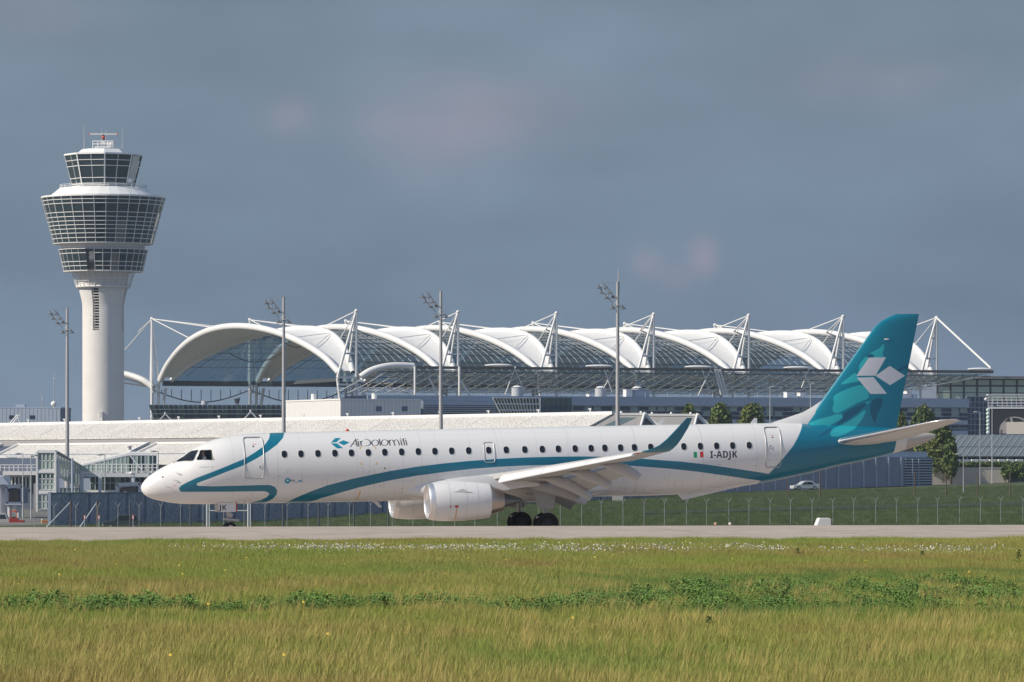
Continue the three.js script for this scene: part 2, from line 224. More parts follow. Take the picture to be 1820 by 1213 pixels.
const hullTex = canvasTex(2048, 1024, (c) => {
  const X = (x) => x / 39 * 2048;
  for (const port of [true, false]) {
    const Y = (y) => (port ? 0 : 512) + (1 - UVY(y)) * 512;
    c.save(); c.beginPath(); c.rect(0, port ? 0 : 512, 2048, 512); c.clip();
    c.fillStyle = WHITE; c.fillRect(0, port ? 0 : 512, 2048, 512);
    c.strokeStyle = 'rgba(150,152,156,.35)'; c.lineWidth = 1; for (const x of [6.3, 10.1, 13.2, 16.9, 20.3, 23.6, 26.9, 29.6]) { c.beginPath(); c.moveTo(X(x), Y(2.6)); c.lineTo(X(x), Y(-.9)); c.stroke(); } c.beginPath(); c.moveTo(X(4), Y(2.24)); c.lineTo(X(30), Y(2.3)); c.moveTo(X(3), Y(.12)); c.lineTo(X(30), Y(.14)); c.stroke();
    c.strokeStyle = 'rgba(140,143,148,.22)'; for (let x = 4.2; x < 32; x += 1.62) { c.beginPath(); c.moveTo(X(x), Y(2.6)); c.lineTo(X(x), Y(-.9)); c.stroke(); } for (const y of [1.9, .75, -.45]) { c.beginPath(); c.moveTo(X(4.5), Y(y)); c.lineTo(X(31), Y(y + .05)); c.stroke(); }
    const pr = rng(port ? 71 : 72); c.strokeStyle = 'rgba(120,123,128,.4)'; for (let i = 0; i < 34; i++) { const x = 3 + 26 * pr(), y = -.6 + 1.5 * pr(); c.strokeRect(X(x), Y(y), 8 + 18 * pr(), 14 + 30 * pr()); } c.fillStyle = 'rgba(90,92,98,.6)'; for (let i = 0; i < 40; i++) c.fillRect(X(2.5 + 28 * pr()), Y(-.55 + 1.4 * pr()), 2 + 9 * pr(), 2.5);
    c.fillStyle = 'rgba(120,110,95,.10)'; for (let i = 0; i < 46; i++) c.fillRect(X(5 + 23 * pr()), Y(-.45 - .35 * pr()), 20 + 90 * pr(), 3 + 5 * pr());
    c.fillStyle = TEAL; fillPoly(c, stripeA, X, Y); fillPoly(c, stripeB, X, Y);
    c.fillStyle = '#23a3ae'; tailMarks.lite.slice(3).forEach((p) => fillPoly(c, p, X, Y, true)); c.fillStyle = '#075a75'; fillPoly(c, tailMarks.dark[2], X, Y, true);
    if (port) {
      c.fillStyle = '#0b8098'; logos.forEach((p) => fillPoly(c, p, X, Y));
      const tx = (a, b) => X(9.81 + (a - 570) * .00296 - (b - 315) * .00049), ty = (a, b) => Y(1.76 - (a - 570) * .00004 - (b - 315) * .0029);
      c.strokeStyle = '#20202a'; c.lineWidth = 2.5; c.lineCap = 'butt';
      const L = (...p) => { c.beginPath(); for (let i = 0; i < p.length; i += 2) i ? c.lineTo(tx(p[i], p[i + 1]), ty(p[i], p[i + 1])) : c.moveTo(tx(p[i], p[i + 1]), ty(p[i], p[i + 1])); c.stroke(); };
      const Q = (x, y, ...p) => { c.beginPath(); c.moveTo(tx(x, y), ty(x, y)); for (let i = 0; i < p.length; i += 4) c.quadraticCurveTo(tx(p[i], p[i + 1]), ty(p[i], p[i + 1]), tx(p[i + 2], p[i + 3]), ty(p[i + 2], p[i + 3])); c.stroke(); };
      const O = (x, y, rx, ry) => { c.beginPath(); for (let k = 0; k <= 24; k++) { const a = x + rx * Math.cos(k / 12 * Math.PI), b = y + ry * Math.sin(k / 12 * Math.PI); k ? c.lineTo(tx(a, b), ty(a, b)) : c.moveTo(tx(a, b), ty(a, b)); } c.stroke(); };
      L(570, 315, 655, 195, 680, 310); L(604, 270, 668, 270); L(690, 220, 710, 310); L(687, 190, 690, 203); L(728, 222, 748, 310); Q(735, 262, 742, 222, 776, 218);
      Q(793, 190, 880, 190, 895, 245, 900, 303, 785, 303); O(968, 252, 55, 48); L(1033, 185, 1056, 300); O(1123, 248, 55, 48); L(1190, 205, 1213, 297); Q(1198, 240, 1210, 200, 1240, 203, 1268, 208, 1290, 297); Q(1268, 240, 1285, 198, 1315, 201, 1345, 205, 1362, 295);
      L(1382, 212, 1402, 293); L(1377, 182, 1380, 195); L(1420, 178, 1445, 293); L(1396, 209, 1440, 206); L(1462, 206, 1485, 293); L(1458, 176, 1461, 189);
      c.fillStyle = '#22242c'; c.save(); c.translate(X(27.23), Y(.92)); c.scale(52.5 / 142 * 1.0, 1); c.font = 'bold 66px sans-serif'; const w = c.measureText('I-ADJK').width; c.scale(1.38 * 142 / w, 1); c.fillText('I-ADJK', 0, 0); c.restore();
      c.fillStyle = '#13915f'; c.fillRect(X(26.43), Y(1.23), X(.16), 40); c.fillStyle = '#c8251f'; c.fillRect(X(26.75), Y(1.24), X(.16), 40);
      c.fillStyle = '#1b93ae'; c.beginPath(); c.ellipse(X(6.76), Y(.22), 7.5, 19, 0, 0, 7); c.fill(); c.fillStyle = '#fff'; c.fillRect(X(6.72), Y(.27), 4, 10); c.fillStyle = '#3b4450'; c.font = 'bold 24px sans-serif'; c.save(); c.translate(X(6.9), Y(.18)); c.scale(.4, 1); c.fillText('ea', 0, 0); c.restore(); c.fillStyle = '#3f8cc4'; c.fillRect(X(7.28), Y(.24), 8, 9); c.fillStyle = '#9aa0a6'; c.fillRect(X(7.2), Y(.17), 18, 3);
      c.fillStyle = 'rgba(110,112,118,.75)'; c.save(); c.translate(X(2.61), Y(.9)); c.scale(.42, 1); c.font = '13px sans-serif'; c.fillText('EMBRAER  195', 0, 0); c.restore();
      c.strokeStyle = '#d39a3c'; c.lineWidth = 2.4; for (const [x, y, sx, sy] of [[10.27, 1.73, 1, -1], [11.02, 1.72, -1, -1], [10.27, .91, 1, 1], [11.02, .91, -1, 1]]) { c.beginPath(); c.moveTo(X(x), Y(y + .1 * sy)); c.lineTo(X(x), Y(y)); c.lineTo(X(x + .12 * sx), Y(y)); c.stroke(); }
      c.beginPath(); c.moveTo(X(10.28), Y(-.3)); c.lineTo(X(10.2), Y(-.8)); c.stroke();
      c.fillStyle = 'rgba(210,60,50,.6)'; c.fillRect(X(5.16), Y(1.98), 10, 5); c.fillRect(X(30.35), Y(1.98), 9, 4); c.fillRect(X(1.4), Y(.12), 8, 4); c.fillStyle = '#2a2a2e'; for (const [x, y] of [[5.2, 1.86], [30.45, 1.86], [.95, .5], [11.4, .72]]) { c.beginPath(); c.ellipse(X(x), Y(y), 2, 5, 0, 0, 7); c.fill(); }
      c.strokeStyle = 'rgba(235,236,238,.9)'; c.lineWidth = 2; c.beginPath(); c.moveTo(X(4.63), Y(.22)); c.lineTo(X(4.64), Y(.55)); c.lineTo(X(4.8), Y(.57)); c.stroke();
    }
    c.fillStyle = '#d9d6cf'; c.fillRect(X(36.78), port ? 0 : 512, 60, 512); c.fillStyle = '#b9b1a6'; c.fillRect(X(37.35), port ? 0 : 512, 100, 512);
    c.restore();
  }
});
const paint = (o) => phys([1, 1, 1], .34, { clearcoat: .35, clearcoatRoughness: .12, ...o });
const A = {
  hull: paint({ map: hullTex }), white: phys([.73, .73, .725], .32, { clearcoat: .6, clearcoatRoughness: .12 }), teal: phys(new THREE.Color(TEAL), .34, { clearcoat: .35, clearcoatRoughness: .12 }),
  grey: mat([.42, .43, .44], .5), under: mat([.46, .46, .46], .55), silver: mat([.78, .78, .80], .24, { metalness: 1 }), slat: mat([.80, .81, .83], .3, { metalness: .35 }), lip: mat([.86, .85, .84], .42, { metalness: 1 }), hot: mat([.48, .44, .41], .36, { metalness: 1 }), cone: mat([.17, .19, .21], .4, { metalness: .8 }), duct: mat([.40, .40, .41], .5),
  winFrame: mat([.55, .55, .54], .5), frame: mat([.48, .48, .48], .4, { metalness: .4 }), glass: phys([.012, .016, .024], .05, { ior: 1.5 }), dark: mat([.02, .02, .024], .8),
};
const plane = thing('airliner', 'white twin-engine airliner with teal stripes, rolling along the taxiway', 'airplane', NOSE);
plane.rotation.order = 'YXZ'; plane.rotation.set(0, TH, 1.05 * Math.PI / 180);
const SIDEWIN = [[2.5, 1.27], [2.75, 1.73], [3.25, 1.74], [3.31, 1.25]];
{
  const nx = 230, nf = 40, xs = []; for (let i = 0; i <= nx; i++) { const t = i / nx; xs.push(t < .2 ? 3.2 * (t / .2) ** 2 : lerp(3.2, 38.89, (t - .2) / .8)); }
  const pos = [], nor = [], uv = [];
  const pt = (x, f, sd) => { const s = secAt(x); return [x, s.yc + s.hh * Math.sin(f), sd * s.w * Math.cos(f)]; };
  const nrm = (x, f, sd) => { const e = 1e-3, x0 = Math.max(.004, x), a = pt(x0 - Math.min(e, x0 / 2), f, sd), b = pt(Math.min(38.89, x0 + e), f, sd), s = secAt(x0); const tx = V(b[0] - a[0], b[1] - a[1], b[2] - a[2]), tf = V(0, s.hh * Math.cos(f), -sd * s.w * Math.sin(f)); const n = tx.cross(tf).normalize(); if (n.z * sd < 0) n.negate(); if (Math.abs(n.z) < 1e-6 && n.y * Math.sin(f) < 0) n.negate(); return n; };
  for (const sd of [1, -1]) {
    const vert = (i, j) => { const f = Math.PI / 2 - j / nf * Math.PI, p = pt(xs[i], f, sd); if (j === 0 || j === nf) p[2] = 0; return { p, n: i === 0 ? V(-1, 0, 0) : nrm(xs[i], f, sd), u: [p[0] / 39, sd > 0 ? .5 + .5 * UVY(p[1]) : .5 * UVY(p[1])] }; };
    const grid = xs.map((_, i) => Array.from({ length: nf + 1 }, (_, j) => vert(i, j)));
    const tri = (a, b, c) => { for (const q of sd > 0 ? [a, b, c] : [a, c, b]) { pos.push(...q.p); nor.push(q.n.x, q.n.y, q.n.z); uv.push(...q.u); } };
    for (let i = 0; i < nx; i++) for (let j = 0; j < nf; j++) { const a = grid[i][j], b = grid[i + 1][j], c = grid[i + 1][j + 1], d = grid[i][j + 1]; if (i > 0) tri(a, d, b); tri(b, d, c); }
    const e = grid[nx], ctr = { p: [38.89, secAt(38.89).yc, 0], n: V(1, 0, 0), u: e[20].u }; for (let j = 0; j < nf; j++) tri({ ...e[j], n: ctr.n }, { ...e[j + 1], n: ctr.n }, ctr);
  }
  let g = new THREE.BufferGeometry(); g.setAttribute('position', new THREE.Float32BufferAttribute(pos, 3)); g.setAttribute('normal', new THREE.Float32BufferAttribute(nor, 3)); g.setAttribute('uv', new THREE.Float32BufferAttribute(uv, 2));
  // the pilot's side window is a real opening into the flight deck
  const hole = extrude(SIDEWIN, 2.6); hole.translate(0, 0, -.75);
  const a = new Brush(g), b = new Brush(strip(hole)); a.updateMatrixWorld(); b.updateMatrixWorld();
  const ev = new Evaluator(); ev.attributes = ['position', 'normal', 'uv']; ev.useGroups = false; const cut = ev.evaluate(a, b, SUBTRACTION).geometry;
  const hull = part(plane, 'fuselage', cut, A.hull, { keepUV: true });
  const lining = []; const inset = SIDEWIN.map(([x, y]) => [lerp(x, 2.98, .012), lerp(y, 1.5, .012)]);
  for (let i = 0; i < 4; i++) { const [x0, y0] = inset[i], [x1, y1] = inset[(i + 1) % 4]; lining.push(quad(V(x0, y0, .5), V(x1, y1, .5), V(x1, y1, -.74), V(x0, y0, -.74))); } lining.push(quad(...inset.map(([x, y]) => V(x, y, -.74))));
  part(hull, 'flight_deck_lining', lining, A.dark);
}
function patch(poly, off, n = 8, flip = 1) {                // sheet over the hull inside a four-cornered outline
  const pos = [], idx = []; for (let i = 0; i <= n; i++) for (let j = 0; j <= n; j++) { const s = i / n, t = j / n; const x = lerp(lerp(poly[0][0], poly[3][0], s), lerp(poly[1][0], poly[2][0], s), t), y = lerp(lerp(poly[0][1], poly[3][1], s), lerp(poly[1][1], poly[2][1], s), t); const p = sideP(x, y, off); pos.push(p.x, p.y, p.z * flip); }
  for (let i = 0; i < n; i++) for (let j = 0; j < n; j++) { const a = i * (n + 1) + j; idx.push(a, a + n + 1, a + n + 2, a, a + n + 2, a + 1); }
  const g = new THREE.BufferGeometry(); g.setAttribute('position', new THREE.Float32BufferAttribute(pos, 3)); g.setIndex(idx); g.computeVertexNormals(); return g;
}
function roundedOutline(x, y, w, h, r, lean = 0, n = 6) { const o = []; for (const [cx, cy, a0] of [[w / 2 - r, h / 2 - r, 0], [-w / 2 + r, h / 2 - r, 90], [-w / 2 + r, -h / 2 + r, 180], [w / 2 - r, -h / 2 + r, 270]]) for (let k = 0; k <= n; k++) { const a = (a0 + k / n * 90) * Math.PI / 180, py = cy + r * Math.sin(a); o.push([x + cx + r * Math.cos(a) - lean * py, y + py]); } const f = []; o.forEach((p, i) => { const q = o[(i + 1) % o.length], m = Math.max(1, Math.round(Math.hypot(q[0] - p[0], q[1] - p[1]) / .14)); for (let k = 0; k < m; k++) f.push([lerp(p[0], q[0], k / m), lerp(p[1], q[1], k / m)]); }); return f; }
const ringOn = (out, r, off) => { const p = out.map(([x, y]) => sideP(x, y, off)); return pipe(p, r, 5, out.length, true); };
function fanOn(out, x, y, off) { const c = sideP(x, y, off), q = []; out.forEach(([a, b], i) => { const [d, e] = out[(i + 1) % out.length]; const p = sideP(a, b, off), s = sideP(d, e, off); q.push(c, p, s); }); const g = new THREE.BufferGeometry(); g.setAttribute('position', new THREE.Float32BufferAttribute(q.flatMap((p) => [p.x, p.y, p.z]), 3)); g.computeVertexNormals(); return g; }
for (const x of [6.63, 7.42, 8.23, 9.04, 9.83, 10.64, 11.43, 12.24, 13.04, 13.84, 14.65, 15.47, 16.44, 17.29, 18.19, 19.04, 19.82, 20.64, 21.42, 22.09, 22.86, 23.54, 24.34, 25.16, 25.97, 26.79, 27.6, 28.4, 29.23]) {
  const y = 1.46 + x * .0013, o = roundedOutline(x, y, .275, .34, .128, 0);
  const w = part(plane, 'cabin_window', fanOn(o, x, y, .006), A.glass); part(w, 'frame', ringOn(o, .008, .004), A.winFrame);
}
{ // flight deck glazing, doors, antennas
  const wind = part(plane, 'windscreen', patch([[1.66, 1.2], [2.36, 1.69], [2.66, 1.74], [2.36, 1.25]], .006), A.glass); part(wind, 'frame', pipe([[1.66, 1.2], [2.0, 1.44], [2.36, 1.69], [2.5, 1.72], [2.66, 1.74], [2.52, 1.5], [2.36, 1.25], [2.0, 1.22]].map(([x, y]) => sideP(x, y, .006)), .014, 5, 40, true), A.frame);
  part(wind, 'wiper', rod(sideP(1.5, 1.12, .04), sideP(1.95, 1.37, .05), .012), A.dark);
  const sw = part(plane, 'flight_deck_window', patch(SIDEWIN, .004), phys([.86, .9, .92], .02, { transmission: 1, thickness: 0, ior: 1.45 })); part(sw, 'frame', pipe(SIDEWIN.map(([x, y]) => sideP(x, y, .006)).flatMap((p, i, a) => { const q = a[(i + 1) % 4]; return [p.clone().lerp(q, .06), p.clone().lerp(q, .5), p.clone().lerp(q, .94)]; }), .016, 5, 48, true), A.frame);
  const doorAt = (x, y, w, h, lean, name) => { const o = roundedOutline(x, y, w, h, .14, lean, 6); const d = part(plane, name, ringOn(o, .028, .002), A.frame); part(d, 'door_head', pipe(o.filter(([a, b]) => b > y + h / 2 - .06).map(([a, b]) => sideP(a, b + .01, .012)), .034, 5, 24), mat([.2, .19, .18], .5)); return d; };
  const d1 = doorAt(5.19, 1.32, .91, 1.9, -.045, 'passenger_door'); part(d1, 'handle', pipe([[5.42, .98], [5.4, .88], [5.48, .84], [5.56, .9], [5.55, 1.0]].map(([x, y]) => sideP(x, y, .01)), .014, 5, 16), A.frame); part(d1, 'sill', pipe([[4.95, .37], [5.2, .37], [5.5, .37]].map(([x, y]) => sideP(x, y, .012)), .035, 5), A.frame);
  const d2 = doorAt(30.45, 1.38, .76, 1.9, -.03, 'service_door'); part(d2, 'handle', ringOn(roundedOutline(30.28, 1.4, .13, .16, .05), .012, .008), A.frame); part(d2, 'sill', pipe([[30.3, .43], [30.5, .43], [30.75, .43]].map(([x, y]) => sideP(x, y, .012)), .03, 5), A.frame);
  const ex = part(plane, 'emergency_exit', ringOn(roundedOutline(16.46, 1.385, .5, .95, .1), .024, .002), A.frame);
  part(plane, 'antenna', extrude([[24.9, 2.5], [25.2, 2.5], [25.42, 2.86], [25.3, 2.86]], .04), A.white); part(plane, 'antenna', extrude([[29.6, 2.5], [29.95, 2.5], [29.98, 2.8], [29.85, 2.82]], .05), A.white);
  part(plane, 'drain_mast', extrude([[11.0, -.8], [11.25, -.8], [11.5, -1.12], [11.38, -1.14]], .04), A.white); part(plane, 'beacon', new THREE.SphereGeometry(.09, 10, 8).translate(9.9, 2.53, 0), M.red);
  part(plane, 'ventral_fin', extrude([[25.95, -.78], [29.4, -.42], [26.35, -1.05], [26.2, -1.05]], .07).translate(0, 0, -.035), A.white);
  for (const [x, y] of [[1.75, .62], [1.6, .32], [1.25, .02]]) part(plane, 'probe', [rod(sideP(x, y, 0), sideP(x, y, .07), .014), rod(sideP(x, y, .07), sideP(x - .18, y + .03, .08), .014)], A.frame);
}
// aerofoil surfaces -------------------------------------------------------
function foil(n, t, c0, c1) {                               // closed outline of the chord range c0..c1, thickness ratio t, as [x, y]
  const yt = (x) => 5 * t * (.2969 * Math.sqrt(x) - .126 * x - .3516 * x * x + .2843 * x ** 3 - .1036 * x ** 4), o = [];
  for (let i = 0; i <= n; i++) { const x = c0 + (c1 - c0) * (1 - Math.cos(i / n * Math.PI / 2 * (c0 > 0 ? 1 : 1))) ; o.push([x, yt(x) * 1.1 + .012]); }
  for (let i = n; i >= 0; i--) { const x = c0 + (c1 - c0) * (1 - Math.cos(i / n * Math.PI / 2)); o.push([x, -yt(x) * .85 + .012]); }
  return o;
}
function surf(stations, c0, c1, o = {}) {                   // stations: {le: Vector3, chord, t, up: Vector3}; returns a loft over a chord range
  const n = 12; return loft(stations.map((s) => foil(n, s.t, c0, c1).map(([x, y]) => { let a = x - (o.px ?? 0), b = y - (o.py ?? 0); if (o.rot) { const c = Math.cos(o.rot), q = Math.sin(o.rot);[a, b] = [a * c + b * q, -a * q + b * c]; } a += (o.px ?? 0) + (o.dx ?? 0); b += (o.py ?? 0) + (o.dy ?? 0); return V(s.le.x + a * s.chord, s.le.y, s.le.z).addScaledVector(s.up || V(0, 1, 0), b * s.chord); })));
}
const mixS = (a, b, k) => ({ le: a.le.clone().lerp(b.le, k), chord: lerp(a.chord, b.chord, k), t: lerp(a.t, b.t, k), up: (a.up || V(0, 1, 0)).clone().lerp(b.up || V(0, 1, 0), k) });
function wing(side) {
  const root = { le: V(13.9, -.28, side * 1.2), chord: 6.3, t: .13 }, kink = { le: V(16.25, .24, side * 5.2), chord: 3.85, t: .115 }, tip = { le: V(20.72, 1.22, side * 13), chord: 1.5, t: .10 };
  const at = (z) => z < 5.2 ? mixS(root, kink, (z - 1.2) / 4) : mixS(kink, tip, (z - 5.2) / 7.8);
  const w = part(plane, 'wing', surf([at(1.2), at(3.2), at(5.2), at(8), at(10.5), at(13)], .02, .74), A.under);
  for (const [z0, z1] of [[1.9, 4.3], [5.15, 7.7], [7.72, 10.3], [10.32, 12.95]]) part(w, 'slat', surf([at(z0), at((z0 + z1) / 2), at(z1)], 0, .13, { dx: -.045, dy: -.012, rot: -.62, px: .12 }), A.slat);
  for (const [z0, z1] of [[1.75, 5.1], [5.2, 9.9]]) part(w, 'flap', surf([at(z0), at((z0 + z1) / 2), at(z1)], .72, 1, { rot: .62, px: .72, dx: .06, dy: -.05 }), A.grey);
  part(w, 'aileron', surf([at(10), at(11.5), at(12.95)], .755, 1, {}), A.grey);
  for (const [z, xt, yt] of [[3.75, 20.6, -1.0], [5.6, 20.4, -.78], [7.65, 20.85, -.2], [9.9, 21.72, .16]]) {   // canoe fairings, drooped with the flaps
    const s = at(z), x0 = s.le.x + s.chord * .36, y0 = s.le.y - .03 * s.chord, rr = [], N = 14, cx = lerp(x0, xt, .6), cy = y0 - .05;
    for (let i = 0; i <= N; i++) { const k = i / N, x = (1 - k) ** 2 * x0 + 2 * k * (1 - k) * cx + k * k * xt, y = (1 - k) ** 2 * y0 + 2 * k * (1 - k) * cy + k * k * yt, hh = .02 + .25 * Math.sin(Math.PI * Math.min(1, .08 + k * .78)) ** .8 * sstep(0, .35, k), wd = .02 + .15 * sstep(0, .3, k) * (1 - .45 * sstep(.6, 1, k)), r = []; for (let j = 0; j < 14; j++) { const f = j / 14 * Math.PI * 2; r.push(V(x + .10 * Math.sin(f) * k, y - .06 + hh * Math.sin(f), side * z + wd * Math.cos(f))); } rr.push(r); }
    part(w, 'flap_track_fairing', loft(rr), A.under);
  }
  const up = (a) => V(0, Math.cos(a), -side * Math.sin(a));
  const wl = [[13.0, 20.72, 1.22, 1.5, .1, 0], [13.4, 21.02, 1.27, 1.28, .09, .25], [13.72, 21.36, 1.37, 1.02, .09, .6], [13.93, 21.72, 1.56, .82, .085, .95], [14.06, 22.05, 1.85, .68, .08, 1.2], [14.2, 22.52, 2.35, .5, .08, 1.28], [14.3, 22.92, 2.78, .27, .07, 1.3]].map(([z, x, y, c, t, a]) => ({ le: V(x, side > 0 ? y : y - .32 * sstep(1.2, 2.6, y), side * z), chord: c, t, up: up(a) }));
  part(w, 'wing_tip', surf(wl.slice(0, 2), 0, 1), A.under); part(w, 'winglet', surf(wl.slice(1), 0, 1), A.teal);
  part(w, 'navigation_light', new THREE.SphereGeometry(.07, 10, 8).scale(1.6, .8, 1).translate(20.92, 1.245, side * 13.1), side > 0 ? phys([.7, .02, .02], .2) : phys([.02, .5, .05], .2));
  // engine and pylon
  const ez = side * 4.5, ey = -.87, prof = (pts, seg = 48) => { const g = new THREE.LatheGeometry(pts.map(([x, r]) => new THREE.Vector2(r, x)), seg); g.rotateZ(-Math.PI / 2); g.translate(12.8, ey, ez); return g; };
  const e = part(plane, 'engine', prof([[.26, .868], [.5, .90], [.9, .925], [1.4, .925], [2.0, .90], [2.5, .86], [2.95, .80], [2.95, .775], [2.6, .79]]), A.white);
  part(e, 'inlet_lip', prof([[.55, .69], [.3, .70], [.12, .725], [.04, .755], [0, .785], [.03, .815], [.12, .842], [.26, .869]]), A.lip);
  part(e, 'inlet_duct', prof([[.54, .69], [.9, .70], [1.15, .71]]), A.duct);
  part(e, 'spinner', prof([[.78, .001], [.83, .07], [.95, .15], [1.1, .21], [1.16, .22]], 24), mat([.06, .06, .065], .4));
  const bl = []; for (let k = 0; k < 24; k++) { const a = k / 24 * Math.PI * 2, g = new THREE.BoxGeometry(.03, .5, .13); g.rotateY(.9); g.translate(0, .45, 0); g.rotateX(a); g.translate(12.8 + 1.12, ey, ez); bl.push(g); } bl.push(prof([[1.25, .01], [1.25, .71]])); part(e, 'fan', bl, mat([.09, .09, .1], .4, { metalness: .6 }));
  part(e, 'core_cowl', prof([[2.6, .70], [2.95, .665], [3.3, .60], [3.62, .50], [3.62, .475], [3.3, .48]]), A.hot); part(e, 'exhaust_cone', prof([[3.2, .40], [3.65, .36], [4.1, .22], [4.5, .08], [4.6, .001]]), A.cone);
  for (const [x, r] of [[.27, .8695], [.95, .9275], [1.75, .9125], [2.3, .8785]]) part(e, 'cowl_seam', prof([[x - .006, r - .006], [x, r + .004], [x + .006, r - .006]]), mat([.35, .35, .36], .6));
  part(e, 'strake', extrude([[13.86, -.1], [14.3, .06], [14.42, .06], [14.5, -.02], [14.8, -.1]], .05).translate(0, -.36, 0).rotateX(0).translate(0, 0, side > 0 ? ez + .78 : ez + .73), A.white);
  const fr = []; for (const [x, yl, yh, hw] of [[13.35, -.12, .02, .02], [13.8, -.2, .17, .13], [14.6, -.2, .27, .18], [15.6, -.25, .3, .19], [16.4, -.42, .22, .17], [17.3, -.3, .05, .12], [18.2, -.22, -.1, .03]]) fr.push([V(x, yl, ez - hw), V(x, yl, ez + hw), V(x, (yl + yh) / 2, ez + hw), V(x, yh, ez + hw * .5), V(x, yh, ez - hw * .5), V(x, (yl + yh) / 2, ez - hw)]);
  part(plane, 'pylon', loft(fr), A.white);
  if (side > 0) { // maker's service marks painted on the cowl
    const ring = (x0, x1, a0, a1, r) => { const g = new THREE.CylinderGeometry(r, r, x1 - x0, 12, 1, true, a0, a1 - a0); g.rotateZ(-Math.PI / 2); g.translate((x0 + x1) / 2, ey, ez); return g; };
    part(e, 'service_line', ring(14.02, 14.06, .34, 1.45, .9285), mat([.6, .33, .06], .5)); part(e, 'service_mark', ring(13.96, 14.12, .2, .32, .93), mat([.5, .05, .04], .5)); part(e, 'warning_spot', ring(13.72, 13.8, .21, .3, .93), mat([.6, .2, .18], .5)); 
  }
}
wing(1); wing(-1);
{ // belly fairing, fin, tailplane
  const rr = []; for (let i = 0; i <= 30; i++) { const k = i / 30, s = Math.max(.02, Math.sin(Math.PI * k ** .85) ** .55), r = []; for (let j = 0; j < 32; j++) { const f = j / 32 * Math.PI * 2, cs = Math.cos(f), sn = Math.sin(f); r.push(V(lerp(11.7, 23.6, k), -.28 + (.78 * s) * Math.sign(sn) * Math.abs(sn) ** .8, 1.78 * s ** .8 * Math.sign(cs) * Math.abs(cs) ** .75)); } rr.push(r); }
  part(plane, 'belly_fairing', loft(rr), A.white);
  const finTex = canvasTex(1024, 1024, (c) => { const X = (x) => (x - 31.5) / 7 * 1024, Y = (y) => (1 - (y - 1.5) / 7) * 1024; c.fillStyle = '#007a92'; c.fillRect(0, 0, 1024, 1024); c.fillStyle = '#2ab0b8'; tailMarks.lite.forEach((p) => fillPoly(c, p, X, Y, true)); c.fillStyle = '#075a75'; tailMarks.dark.forEach((p) => fillPoly(c, p, X, Y, true)); c.fillStyle = '#075f7c'; fillPoly(c, [[35.4, 5.75], [35.75, 5.85], [35.9, 5.68], [35.55, 5.62]], X, Y, true); fillPoly(c, [[36.9, 5.0], [38, 5.5], [38, 5.3], [36.9, 4.85]], X, Y);
    c.strokeStyle = '#23a3ae'; c.lineWidth = 5; c.setLineDash([26, 12]); c.beginPath(); c.moveTo(X(34.1), Y(3.35)); c.lineTo(X(35.4), Y(3.75)); c.stroke(); c.fillStyle = '#d3d5da'; tailMarks.logo.forEach((p) => fillPoly(c, p, X, Y)); });
  const fmat = phys([1, 1, 1], .36, { map: finTex, clearcoat: .3, clearcoatRoughness: .12 });
  const st = []; for (const y of [2.1, 2.6, 3.6, 5, 6.4, 7.1, 7.4, 7.6, 7.71, 7.74]) { let le = 32.28 + (y - 2.4) * .772; const te = 36.95 + (y - 2.27) * .2285; if (y > 7.1) le += (.62 * ((y - 7.1) / .64) ** 2.2); st.push({ le: V(le, y, 0), chord: te - le, t: y > 7.6 ? .06 * (1.02 - (y - 7.6) / .15) + .01 : .095, up: V(0, 0, 1) }); }
  const xyUV = (g) => { const p = g.attributes.position, u = new Float32Array(p.count * 2); for (let i = 0; i < p.count; i++) { u[2 * i] = (p.getX(i) - 31.5) / 7; u[2 * i + 1] = (p.getY(i) - 1.5) / 7; } g.setAttribute('uv', new THREE.BufferAttribute(u, 2)); return g; };
  const fin = part(plane, 'fin', xyUV(surf(st, 0, .699)), fmat, { keepUV: true }); part(fin, 'rudder', xyUV(surf(st, .6995, 1)), fmat, { keepUV: true });
  part(fin, 'logo_light', new THREE.SphereGeometry(.06, 8, 6).scale(2.6, .6, 1).translate(36.5, 6.52, .14), A.white);
  const ds = [[30.5, 2.5, 30.55, 2.52, .03], [31.2, 2.45, 31.4, 2.78, .09], [32, 2.4, 32.3, 3.06, .14], [32.35, 2.4, 32.8, 3.33, .16], [32.5, 2.4, 33.25, 3.62, .17]].map(([x0, y0, x1, y1, w]) => [V(x0, y0, -w), V(x0, y0, w), V((x0 + x1) / 2, (y0 + y1) / 2, w * .9), V(x1, y1, .02), V(x1, y1, -.02), V((x0 + x1) / 2, (y0 + y1) / 2, -w * .9)]);
  part(fin, 'dorsal_fillet', loft(ds), A.white);
  for (const s of [1, -1]) {
    const S = [[.35, 33.5, 1.50, 3.3, .135], [1.0, 33.80, 1.58, 3.1, .135], [3.5, 35.6, 2.05, 2.2, .125], [5.4, 37.0, 2.42, 1.4, .11], [5.8, 37.35, 2.49, 1.12, .085], [6.02, 37.72, 2.54, .7, .07]].map(([z, x, y, c, t]) => ({ le: V(x, y, s * z), chord: c, t }));
    const hs = part(plane, 'tailplane', surf(S, .0, .69), mat([.60, .59, .57], .5)); part(hs, 'leading_edge', surf(S.slice(1).map((q) => ({ ...q, le: q.le.clone().add(V(-.006, 0, 0)), t: q.t * 1.03 })), 0, .06), A.silver); part(hs, 'elevator', surf(S.slice(1, 5), .70, 1), mat([.55, .55, .53], .5));
  }
}
